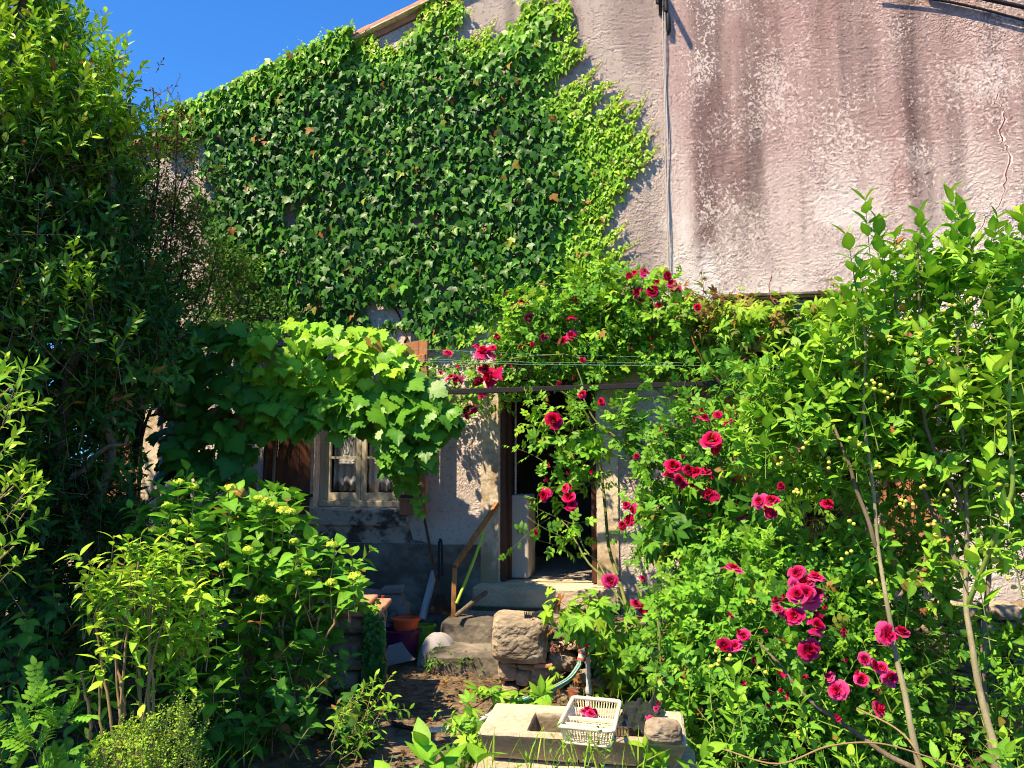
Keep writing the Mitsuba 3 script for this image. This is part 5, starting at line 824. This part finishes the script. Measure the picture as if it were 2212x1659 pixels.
for (x, y), c in zip(FH + [(122, 1288)], list(P) + [at(122, 1288, 5.3)]):
    r = rng.uniform(.028, .042); n = 40; ph = np.arange(n) * 2.39996; ct = 1 - np.arange(n) / n * 1.05; stn = np.sqrt(1 - np.clip(ct, -1, 1) ** 2); dd = np.column_stack([np.cos(ph) * stn, np.sin(ph) * stn, ct]); vs, fs = [], []
    for k in range(n):
        z = nz(dd[k] + rng.normal(0, .2, 3)); xx = nz(np.cross(z, [.3, .2, .9])); yy = np.cross(z, xx); v = FLW[0] * r * .30; vs.append(c + dd[k] * r * [1, 1, .7] * rng.uniform(.85, 1.1) + v[:, :1] * xx + v[:, 1:2] * yy + v[:, 2:] * z); fs.append(FLW[1] + k * len(v))
    V = np.vstack(vs); add(hy + '__flower_head', trimesh.Trimesh(V, np.vstack(fs), process=False), 'flower_yellow', True, uv=np.column_stack([np.full(len(V), 4.7 + .3 * rng.random()), np.full(len(V), 1.35)]))
for b, e in [((560, 1510), (520, 1300)), ((600, 1510), (610, 1260)), ((575, 1500), (560, 1200)), ((540, 1500), (470, 1250)), ((640, 1500), (690, 1330)), ((610, 1480), (660, 1370)), ((520, 1500), (430, 1330)), ((590, 1500), (590, 1180)), ((650, 1490), (740, 1290))]:
    q = at(*b, 5.4); q[2] = -.02; e = at(*e, 5.3); stem(hy + '__stem', [q, (q + e) / 2 + [.06 * rng.normal(), 0, .05], e], .014, .007, 'tan_stem', 14, 6, .05)
dk = [(-40, 1270), (160, 1260), (280, 1300), (330, 1420), (420, 1480), (720, 1420), (820, 1520), (830, 1700), (-40, 1700)]
P = vol(dk, 5.0, .5, 300, .3); P = clump(P, 1.6, .8, 43); shoots(HY, 'round', P - [0, 0, .1], dirs(len(P), .8, [.0, -.2, 0], .5), (.15, .28), 6, (.08, .13), (1.0, 2.3), (.8, 1.1), 'opp', (1.3, .7), .15, .5, .2, .1, .004)
# ------------------------------------------------------------------ young privet with yellow green leaves
pv = thing('privet_shrub', 'young slender shrub with glossy yellow green leaves in tiers at front left', 'shrub'); PV = Leaves(pv, 300); PV.twigmat = 'tan_stem'
tp_ = [(196, 1195), (180, 1225), (300, 1190), (265, 1180), (365, 1160), (400, 1150), (345, 1180), (240, 1175), (430, 1185), (215, 1240), (330, 1215), (280, 1235), (395, 1215), (350, 1235), (250, 1260), (190, 1290), (230, 1300), (310, 1280), (360, 1270), (400, 1260), (440, 1250), (270, 1310), (340, 1320), (290, 1350), (400, 1330), (430, 1300), (210, 1385), (225, 1410), (170, 1442), (158, 1455), (240, 1470), (350, 1385), (390, 1390), (420, 1440), (300, 1420), (380, 1450), (330, 1440), (450, 1360), (470, 1310), (205, 1465), (300, 1600), (330, 1560), (320, 1530), (200, 1580), (260, 1560), (370, 1300), (310, 1240), (225, 1340)]
P = np.array([at(x, y, 4.3 + .16 * rng.normal()) for x, y in tp_]); shoots(PV, 'privet', P - [0, 0, .16], dirs(len(P), 1.3, None, .18), (.16, .24), 10, (.075, .115), (4.0, 5.0), (1.0, 1.3), 'opp', (1.45, .75), .12, .55, .5, .08, .0035, .85)
P = vol([(195, 1230), (300, 1200), (430, 1200), (460, 1300), (440, 1400), (330, 1400), (280, 1330), (200, 1300)], 4.45, .25, 70, .2); shoots(PV, 'privet', P - [0, 0, .1], dirs(len(P), 1.1, None, .3), (.16, .24), 9, (.06, .10), (3.4, 4.6), (.9, 1.15), 'opp', (1.45, .75), .12, .55, .4, .08, .0035, .85)
P = vol([(720, 1470), (800, 1480), (860, 1470), (850, 1520), (800, 1600), (740, 1640), (720, 1560)], 4.6, .2, 20, .2); shoots(PV, 'laurel', P - [.05, 0, .1], dirs(len(P), .7, [.5, 0, 0], .3), (.16, .26), 9, (.05, .075), (2.8, 4.2), (.9, 1.15), 'alt', (1.2, .7), .1, .5, .4, .1, .003)
for b, e in [((258, 1640), (248, 1330)), ((258, 1640), (205, 1330)), ((322, 1620), (318, 1300)), ((330, 1600), (340, 1240)), ((300, 1600), (370, 1280)), ((275, 1500), (250, 1390)), ((310, 1580), (290, 1260)), ((200, 1550), (176, 1450)), ((236, 1640), (215, 1480)), ((258, 1640), (300, 1210))]:
    q = at(*b, 4.3); q[2] = max(q[2] - .1, -.02); e = at(*e, 4.3); stem(pv + '__stem', [q, q * .55 + e * .45 + [.02 * rng.normal(), 0, 0], e], .011, .005, 'tan_stem', 14, 6, .02)
# ------------------------------------------------------------------ low plants at the bottom
ah = thing('ash_seedling', 'feathery seedlings with paired leaflets in the lower left corner', 'seedling'); AS = Leaves(ah, 120)
P = np.array([at(x, y, 3.6 + .1 * rng.normal()) for x, y in [(20, 1500), (60, 1540), (75, 1500), (100, 1530), (30, 1560), (120, 1590), (10, 1600), (150, 1640), (90, 1600), (-20, 1560)]])
shoots(AS, 'ash', P - [0, 0, .12], dirs(len(P), 1.0, [.2, -.1, 0], .4), (.12, .2), 5, (.13, .2), (2.4, 3.2), (.8, 1.1), 'alt', (1.1, .5), .15, .5, .2, .1, .003, .9)
gl = thing('foreground_plant', 'broad pale green leaves of a young plant at the bottom edge before the sink', 'plant'); GL = Leaves(gl, 40)
P = np.array([at(x, y, 2.9) for x, y in [(935, 1625), (900, 1650), (960, 1655), (1010, 1645), (940, 1600)]]); shoots(GL, 'ovate', P - [0, 0, .14], dirs(len(P), 1.0, None, .35), (.12, .16), 6, (.10, .15), (3.2, 3.9), (.95, 1.1), 'opp', (1.35, .5), .05, .4, .3, .05, .004, 1.0)
stem(gl + '__stem', [[P[0][0], 2.9, -.02], P[0]], .006, .004, 'green_stem', 6, 6)
yh = thing('yellow_herb', 'mound of tiny leaved yellow green herb at the bottom left', 'herb'); YH = Leaves(yh, 0, rest='foliage')
P = vol([(200, 1640), (260, 1590), (340, 1560), (400, 1530), (420, 1570), (430, 1700), (190, 1700)], 3.9, .25, 420, .15); shoots(YH, 'tiny', P, dirs(len(P), 1.0, None, .5), (.06, .12), 9, (.012, .024), (3.6, 4.6), (.9, 1.15), 'alt', (1.3, .7), .0, .5, .2, .1, .0015)
fw = thing('ivy_on_pillar', 'small leaved ivy trailing down the stone pillar from its terracotta slab', 'climbing plant'); FW = Leaves(fw, 40)
def trail(L, poly, Y, dy, n, size, hue, kind='ivy'):
    P = vol(poly, Y, dy, n, .08); m = len(P); L.put(kind, P, np.column_stack([rng.normal(0, .5, m), -np.abs(rng.normal(.4, .2, m)), rng.normal(-.7, .3, m)]), np.column_stack([rng.normal(-.1, .3, m), rng.normal(-.8, .2, m), np.abs(rng.normal(.7, .3, m))]), pick(size, m), pick(hue, m), rng.uniform(.8, 1.15, m))
trail(FW, [(778, 1300), (812, 1298), (820, 1316), (800, 1330), (780, 1318)], 5.85, .05, 40, (.03, .05), (3.4, 4.2)); trail(FW, [(790, 1325), (825, 1330), (832, 1440), (822, 1500), (795, 1500), (786, 1420)], 5.82, .06, 330, (.03, .055), (.8, 2.0))
wv = thing('wall_ivy_patch', 'small dark ivy leaves on the stone wall right of the tap', 'climbing plant'); WV = Leaves(wv, 60)
trail(WV, [(1275, 1370), (1330, 1360), (1400, 1400), (1420, 1480), (1360, 1500), (1300, 1470), (1280, 1420)], 5.95, .06, 170, (.05, .09), (1.2, 2.6))
wd = thing('path_weeds', 'small weeds at the foot of the handrail post', 'weeds'); WD = Leaves(wd, 0, rest='foliage')
P = vol([(930, 1420), (1000, 1400), (1050, 1410), (1040, 1450), (960, 1480), (925, 1470)], 6.9, .15, 60, .1); P[:, 2] = rng.uniform(.02, .12, len(P)); shoots(WD, 'laurel', P, dirs(len(P), 1.0, None, .5), (.05, .14), 6, (.03, .06), (1.6, 2.8), (.8, 1.1), 'alt', (1.2, .7), .1, .4, .2, .1, .0015)
sg = thing('sink_weeds', 'thin weeds and seedlings growing up in front of the concrete sink', 'weeds'); SG = Leaves(sg, 0, rest='foliage')
P = np.array([at(x, y, 3.75) for x, y in [(1180, 1600), (1195, 1640), (1290, 1590), (1300, 1620), (1315, 1640), (1250, 1650), (1110, 1640), (1070, 1650), (1150, 1655), (1350, 1650), (1330, 1610), (1230, 1640)]]); shoots(SG, 'laurel', P - [0, 0, .12], dirs(len(P), 1.4, None, .2), (.10, .2), 9, (.025, .05), (2.2, 3.6), (.8, 1.1), 'alt', (1.0, .5), .05, .4, .4, .1, .0015)
bp = np.array([at(rng.uniform(1040, 1420), rng.uniform(1640, 1690), 3.72) for _ in range(46)]); SG.put('blade', bp, np.column_stack([rng.normal(0, .3, (46, 2)), np.ones(46)]), rng.normal(size=(46, 3)), rng.uniform(.06, .2, 46), rng.uniform(3, 5.4, 46), 1.0)
# grass, litter
n = 1500; gpos = np.column_stack([rng.uniform(-2.6, 2.6, n), rng.uniform(3.2, 5.6, n), np.zeros(n)]); k = meshkit.fbm(gpos * 1.6, 2) > .5; gpos = gpos[k & ~((gpos[:, 0] > -1.5) & (gpos[:, 0] < -.2) & (gpos[:, 1] > 4.4))]; m = len(gpos)
GR = Leaves('grass', 0, rest=''); tag('grass', 'thin green grass blades along the bottom of the garden', 'grass', kind='stuff')
GR.put('blade', gpos, np.column_stack([rng.normal(0, .35, m), rng.normal(0, .35, m), np.ones(m)]), rng.normal(size=(m, 3)), rng.uniform(.12, .34, m), rng.uniform(2.4, 5.0, m), rng.uniform(.8, 1.2, m))
n = 2600; lp = np.column_stack([rng.uniform(-2.4, 1.0, n), rng.uniform(3.6, 7.6, n), rng.uniform(.015, .05, n)]); LI = Leaves('leaf_litter', 0, rest=''); tag('leaf_litter', 'dry tan leaf litter scattered on the bare path', 'leaf litter', kind='stuff')
LI.put('laurel', lp, np.column_stack([rng.normal(size=(n, 2)), rng.normal(0, .15, n)]), np.column_stack([rng.normal(0, .35, (n, 2)), np.ones(n)]), rng.uniform(.02, .06, n), rng.uniform(6.6, 9.0, n), rng.uniform(.3, 1.1, n))
flush()
